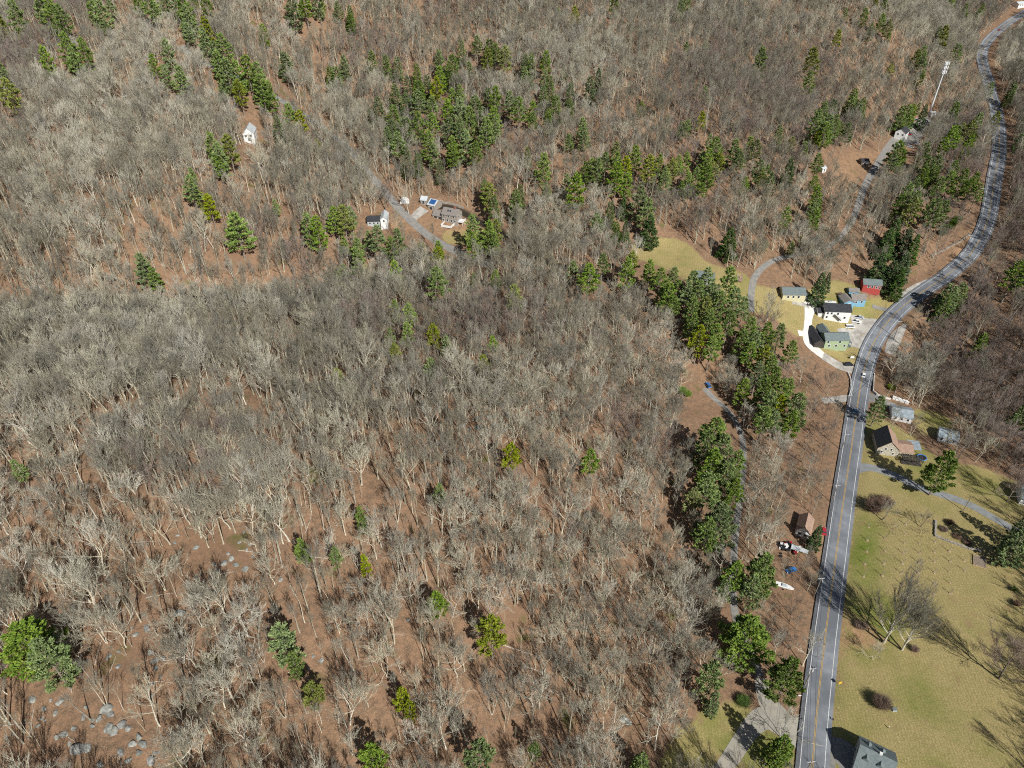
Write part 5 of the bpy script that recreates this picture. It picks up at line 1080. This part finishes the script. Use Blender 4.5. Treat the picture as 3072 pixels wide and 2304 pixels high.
# ------------------------------------------------------------------ bare trees: jittered over the slopes, kept off lawns, roads and roofs
HERO = [  # px, py of the foot, height, kind, label
    (2652, 1928, 29, 'y0', 'tall forked grey shade tree at the edge of the orchard field'), (2706, 1950, 24, 'y0', 'grey multi-stemmed shade tree right of the forked one'),
    (2995, 2035, 20, 'y1', 'broad dark shade tree on the right of the lower field'), (2762, 1580, 8, 'y2', 'small crooked fruit tree between lane and orchard'),
    (3022, 1505, 16, 'y1', 'dark round-headed tree beside the far right roof'), (2647, 1560, 10, 'y2', 'low brown tree standing in a ring of fallen leaves'),
    (2617, 1978, 9, 'b7', 'small pale leaning tree close to the road edge'), (2408, 1998, 17, 'b6', 'white-barked tree leaning over the road by the utility pole'),
    (2343, 2212, 15, 'b7', 'pale slender tree inside the driveway fork'), (2668, 1297, 17, 'b2', 'bare tree right behind the stone-gabled house'), (2731, 1307, 14, 'b4', 'pale grey tree east of the stone-gabled house'),
    (2862, 1368, 20, 'b5', 'white crooked sycamore below the hidden grey roof'), (2834, 1336, 18, 'b0', 'dark-stemmed tree left of the white sycamore'), (2925, 1385, 17, 'b6', 'pale tree at the lawn edge right of the sycamore'),
    (2670, 1140, 19, 'b5', 'big curving pale tree beside the bridge'), (2825, 1197, 20, 'b1', 'tall pale trunk rising from the dark stream bank'), (2350, 2045, 8, 'b7', 'small pale tree behind the low dark pine'),
    (676, 2128, 17, 'b6', 'pale oak with a thick bright trunk low in the wood'), (580, 2272, 15, 'b5', 'white oak with snaking limbs by the bottom edge'), (562, 2300, 18, 'b5', 'thick pale oak right of the rock pile'),
    (244, 1980, 13, 'b5', 'gnarled white oak right of the big corner pine'), (230, 1788, 14, 'b7', 'pale twisted oak above the corner pine'), (497, 1772, 15, 'b7', 'pale straight oak in mid slope'),
    (403, 1676, 17, 'b6', 'thick pale oak beside a slim white pole tree'), (415, 1672, 15, 'b3', 'slim white pole-like tree'), (548, 1726, 10, 'b5', 'dead white snag with two stubby arms'),
    (757, 1838, 14, 'b5', 'crooked white oak above the bright pine'), (824, 1753, 14, 'b5', 'wide white oak with a dark shadow behind'), (320, 1930, 15, 'b7', 'white oak above the flat boulders'),
    (756, 2010, 15, 'b5', 'pale many-armed oak beside the bright pine'), (662, 1920, 12, 'b5', 'short twisted white oak left of the bright pine'), (150, 1875, 16, 'b6', 'pale oak in the black shadow patch'),
    (741, 2250, 15, 'b5', 'white oak with a branching crown at the bottom'), (920, 2140, 14, 'b3', 'slim pale tree beside twin poles'), (949, 1912, 12, 'b3', 'pair-stemmed pale birch right of the bright pine'),
    (1371, 2030, 17, 'b5', 'tall white-stemmed tree left of the dense green pine'), (1300, 2230, 15, 'b5', 'white-armed tree below the yellow pine'), (1415, 1675, 15, 'b1', 'pale tree on the mid hillside'),
    (1105, 1150, 20, 'b5', 'big bright white tree left of the crest pines'), (700, 1420, 22, 'b6', 'tall white-trunked tree on the left hill'), (445, 1370, 20, 'b6', 'pale tree leaning among dense left trees'),
    (90, 1330, 20, 'b5', 'white-limbed tree near the left edge'), (935, 1330, 14, 'b5', 'fan-crowned white tree on the open slope'), (1990, 1260, 18, 'b5', 'bright white tree leaning out at the wood edge'),
    (2160, 1720, 14, 'b5', 'bone-white dead tree beside the lane'), (2115, 1430, 14, 'b5', 'white dead tree in front of the lane pines'), (2050, 1120, 14, 'b5', 'white crooked tree above the lane clearing'),
    (2330, 500, 15, 'b5', 'white spreading tree upslope of the cabin'), (1500, 710, 16, 'b6', 'pale tree below the red shed lawn'), (1225, 640, 16, 'b5', 'pale tree between side road and solar barn')]
hero = []
for px, py, h, k, lab in HERO:
    p = W(px, py); hero.append((p, h, k, lab))
HP = np.array([[h[0][0], h[0][1]] for h in hero])
sp_ = 4.0
gx, gy = np.meshgrid(np.arange(-470, 760, sp_), np.arange(70, 930, sp_))
gx = gx + NR.uniform(-.48, .48, gx.shape) * sp_; gy = gy + NR.uniform(-.48, .48, gy.shape) * sp_
gx, gy = gx.ravel(), gy.ravel()
z = gz_at(gx, gy)
P = np.stack([gx, gy, z], 1)
q = P - np.array([0, 0, CAMZ]); dep = q @ fwd; pxs = CX + F * (q @ rtv) / dep; pys = CY - F * (q @ upv) / dep
keep = (dep > 20) & (pxs > -260) & (pxs < 3330) & (pys > -150) & (pys < 2650)
P, pxs, pys, dep = P[keep], pxs[keep], pys[keep], dep[keep]
dl, _ = dist_poly(P[:, 0], P[:, 1], ROAD)
ok = dl > 8.5
for n, D, c in DW:
    d_, i_ = dist_poly(P[:, 0], P[:, 1], D); ok &= d_ > D[i_, 2] / 2 + (1.2 if n != 'side_road' else 2.0)
for L_ in LAWNS: ok &= ~inpoly(P[:, 0], P[:, 1], L_)
cl = np.zeros(len(P), bool)
for L_ in CLEARS: cl |= inpoly(P[:, 0], P[:, 1], L_)
ok &= ~(cl & (NR.rand(len(P)) > np.where((pxs > 2330) & (pxs < 2500) & (pys > 1150), .6, .14)))
dh_, _ = dist_poly(P[:, 0], P[:, 1], HOLLOW); ok &= (dh_ > 3.2) | (NR.rand(len(P)) < .12)
db_, _ = dist_poly(P[:, 0], P[:, 1], BROOK); ok &= db_ > 2.5
dens = vnoise(P[:, 0], P[:, 1], 38, 21) * .6 + vnoise(P[:, 0], P[:, 1], 13, 22) * .4
left_near = (pxs < 1000) & (pys > 1500)
ok &= NR.rand(len(P)) < np.clip(.42 + dens * .75 - left_near * .10, 0, 1)
for c in EVP: ok &= ((P[:, 0] - c[0]) ** 2 + (P[:, 1] - c[1]) ** 2) > (c[2] * .85 + 1.6) ** 2
for c in HP: ok &= ((P[:, 0] - c[0]) ** 2 + (P[:, 1] - c[1]) ** 2) > 3.0 ** 2
EXTRA = (pxs < 2250) & (pys > 1100)
OPEN = WP([(2330, 1500), (2440, 1560), (2400, 1900), (2300, 1880), (2260, 1650)])
for c in FOOT: ok &= ((P[:, 0] - c[0]) ** 2 + (P[:, 1] - c[1]) ** 2) > c[2] ** 2
# stretches of road, lane, yard and meadow that lie open: no tall tree stands just before them
def open_strip(Q, r_m, seg=None):
    for i in range(0, len(Q), 4):
        a, b, zc = project(np.array([Q[i][0], Q[i][1], float(gz_at(Q[i][0], Q[i][1]))]))
        if 0 < a < 3072 and -20 < b < 2320 and (seg is None or seg(a, b)): SEE.append((a, b, r_m * F / zc))
open_strip(ROAD, 4.2, lambda a, b: not (225 < b < 300) and not (330 < b < 400))
open_strip(DW[10][1], 1.0, lambda a, b: 560 < b < 640 or 440 < b < 560 or b > 765)
open_strip(DW[2][1], .6, lambda a, b: 1560 < b < 1900 or b < 1320)
open_strip(DW[14][1], 1.6, lambda a, b: 590 < b < 700 or b < 135)
open_strip(DW[4][1], 2.5); open_strip(DW[3][1], 2.0); open_strip(DW[0][1], 2.0); open_strip(DW[1][1], 2.0); open_strip(DW[11][1], 2.0); open_strip(DW[15][1], .6)
for a, b, r in [(1960, 745, 40), (2020, 745, 40), (2070, 775, 30), (2145, 790, 18), (2240, 850, 25), (2290, 880, 25), (1450, 700, 25), (1500, 695, 20), (2610, 470, 25), (2560, 460, 20), (2530, 480, 14), (2560, 520, 25), (2440, 930, 40), (2480, 900, 30), (2640, 930, 30), (2390, 960, 30),
                (2790, 1260, 20), (2830, 1290, 16), (2900, 1420, 30), (2780, 1420, 40), (2960, 1450, 30), (2100, 1200, 40), (2080, 1160, 30), (2150, 1250, 30), (2050, 1290, 14), (2890, 690, 14), (2920, 640, 10), (2680, 870, 16), (2680, 1060, 14), (2640, 1170, 14),
                (2700, 420, 20), (3010, 60, 8), (2240, 2200, 30), (2200, 2270, 30), (2340, 2260, 20), (1345, 630, 20), (1180, 620, 14), (1400, 640, 12)]: SEE.append((a, b, r))
yz = (pxs > 2330) & (pxs < 2560) & (pys > 1150) & (pys < 2250)
topz = P + np.stack([np.zeros(len(P)), np.zeros(len(P)), np.where(yz, 8.0, 16.0)], 1); qq = topz - np.array([0, 0, CAMZ]); dt = qq @ fwd; tpx = CX + F * (qq @ rtv) / dt; tpy = CY - F * (qq @ upv) / dt
short = np.ones(len(P))
for a, b, r in SEE:
    vx, vy = tpx - pxs, tpy - pys; wx, wy = a - pxs, b - pys; L2 = vx * vx + vy * vy
    t = np.clip((wx * vx + wy * vy) / L2, .0, 1.0); dd_ = np.hypot(wx - t * vx, wy - t * vy)
    crown = np.where(t > .35, np.where(yz, .6, 2.6) * F / dep, 1.0)
    ok &= ~((dd_ < r + crown) & (pys > b - r))
P, pxs, pys, dep = P[ok], pxs[ok], pys[ok], dep[ok]
n = len(P)
rn = NR.rand(n); sn = vnoise(P[:, 0], P[:, 1], 60, 31)
right = pxs > 2780 + 0 * pys
young = (pxs > 2330) & (pxs < 2560) & (pys > 1150) & (pys < 2250)
kinds = np.empty(n, object)
for i in range(n):
    r = rn[i]
    if young[i]: kinds[i] = ['s0', 's1', 'd1', 'b2', 'd0'][int(r * 5)]
    elif right[i] and pys[i] > 500: kinds[i] = ['d0', 'd1', 'd1', 'd0', 'b1', 's1'][int(r * 6)]
    elif pys[i] > 1500 and pxs[i] < 2000: kinds[i] = ['b5', 'b7', 'b3', 's1', 's2', 'b6', 's3', 'b0', 'b3', 's2', 's3', 'b4'][int(r * 12)]
    elif sn[i] > .62: kinds[i] = ['b5', 'b6', 'b7', 'b0', 'b2', 's3', 's2', 'b3'][int(r * 8)]
    elif sn[i] < .3: kinds[i] = ['d0', 'b1', 'b0', 'd1', 'b2', 's1'][int(r * 6)]
    else: kinds[i] = ['b0', 'b1', 'b2', 'b3', 'b4', 'b6', 's1', 'b0', 's2', 's3', 'b3'][int(r * 11)]
scl = np.clip(NR.normal(.97, .16, n), .6, 1.4) * np.where(young, .62, 1.0)
nearev = np.full(n, 1e3)
for c in EVP: nearev = np.minimum(nearev, np.hypot(P[:, 0] - c[0], P[:, 1] - c[1]) - c[2])
scl = scl * np.where(nearev < 6, .78, 1.0)
tall = np.array([K[k].h for k in kinds]) * scl
size = tall * F / dep
inf = (pxs > 0) & (pxs < 3072) & (pys > 40) & (pys < 2330)
order = np.argsort(-(size * inf))
nsolo = 296 - len(hero)
solo_i = [i for i in order[:nsolo]]; ss = set(solo_i)
for p, h, k, lab in hero:
    put_tree(k, p, R.random() * 6.28, h / K[k].h, lab, 'bare tree', 'bare trees of the near woods')
desc = []
for i in solo_i:
    k = kinds[i]; c = {'b5': 'crooked pale', 'b6': 'pale straight', 'b7': 'forked pale', 'b3': 'slim grey', 'b4': 'forked grey', 's0': 'small thin', 's1': 'thin young', 's2': 'straight thin', 's3': 'straight thin pale', 'd0': 'brown bushy', 'd1': 'brown upright', 'b2': 'wide grey', 'b1': 'tall grey'}.get(k, 'grey')
    desc.append((P[i], c))
for i, lab in zip(solo_i, label_all(desc, 'bare tree')):
    put_tree(kinds[i], P[i], NR.rand() * 6.28, scl[i], lab, 'bare tree', 'bare trees of the near woods', lean=(NR.randn() * .05, NR.randn() * .05))

def scatter(name, items, label, cat, srcs):
    """one mass of far trees: points that carry shape, turn and size, grown by geometry nodes"""
    col = bpy.data.collections.new(name + '_shapes')
    for i, k in enumerate(srcs): col.objects.link(bpy.data.objects.new('far_tree_%02d' % i, K[k].both))
    me = bpy.data.meshes.new(name); n = len(items)
    me.vertices.add(n); me.vertices.foreach_set('co', np.array([it[0] for it in items], np.float32).ravel())
    for nm, tp, vals in (('shape', 'INT', [srcs.index(it[1]) for it in items]), ('turn', 'FLOAT', [it[2] for it in items]), ('size', 'FLOAT', [it[3] for it in items]), ('lean', 'FLOAT', [it[4] for it in items])):
        a = me.attributes.new(nm, tp, 'POINT'); a.data.foreach_set('value', np.array(vals, np.int32 if tp == 'INT' else np.float32))
    o = link(name, me); tag(o, label, cat, kind='stuff')
    g = bpy.data.node_groups.new(name, 'GeometryNodeTree')
    g.interface.new_socket('Geometry', in_out='INPUT', socket_type='NodeSocketGeometry'); g.interface.new_socket('Geometry', in_out='OUTPUT', socket_type='NodeSocketGeometry')
    N, L = g.nodes, g.links
    gi, go = N.new('NodeGroupInput'), N.new('NodeGroupOutput')
    ip = N.new('GeometryNodeInstanceOnPoints'); ci = N.new('GeometryNodeCollectionInfo'); ci.inputs[0].default_value = col; ci.inputs['Separate Children'].default_value = True; ci.inputs['Reset Children'].default_value = True
    def na(nm, tp):
        x = N.new('GeometryNodeInputNamedAttribute'); x.data_type = tp; x.inputs[0].default_value = nm; return x.outputs[0]
    cr = N.new('ShaderNodeCombineXYZ'); L.new(na('turn', 'FLOAT'), cr.inputs[2]); L.new(na('lean', 'FLOAT'), cr.inputs[0])
    L.new(gi.outputs[0], ip.inputs['Points']); L.new(ci.outputs[0], ip.inputs['Instance']); ip.inputs['Pick Instance'].default_value = True
    L.new(na('shape', 'INT'), ip.inputs['Instance Index']); L.new(cr.outputs[0], ip.inputs['Rotation']); L.new(na('size', 'FLOAT'), ip.inputs['Scale'])
    L.new(ip.outputs[0], go.inputs[0])
    md = o.modifiers.new('trees', 'NODES'); md.node_group = g
    return o
srcs = sorted(set(kinds))
scatter('far_woods', [(P[i], kinds[i], NR.rand() * 6.28, scl[i], NR.randn() * .05) for i in range(n) if i not in ss],
        'dense leafless grey-brown woods covering the slopes', 'woods', srcs)
if mass:
    ms = sorted(set(c[2] for c in mass))
    scatter('far_pines', [(c[1], c[2], R.random() * 6.28, c[3], 0.0) for c in mass], 'small green pines dotting the far wooded slopes', 'woods', ms)
print_ = ('TREES', len(solo), len(mass), n, {k: len(K[k].both.polygons) for k in K})
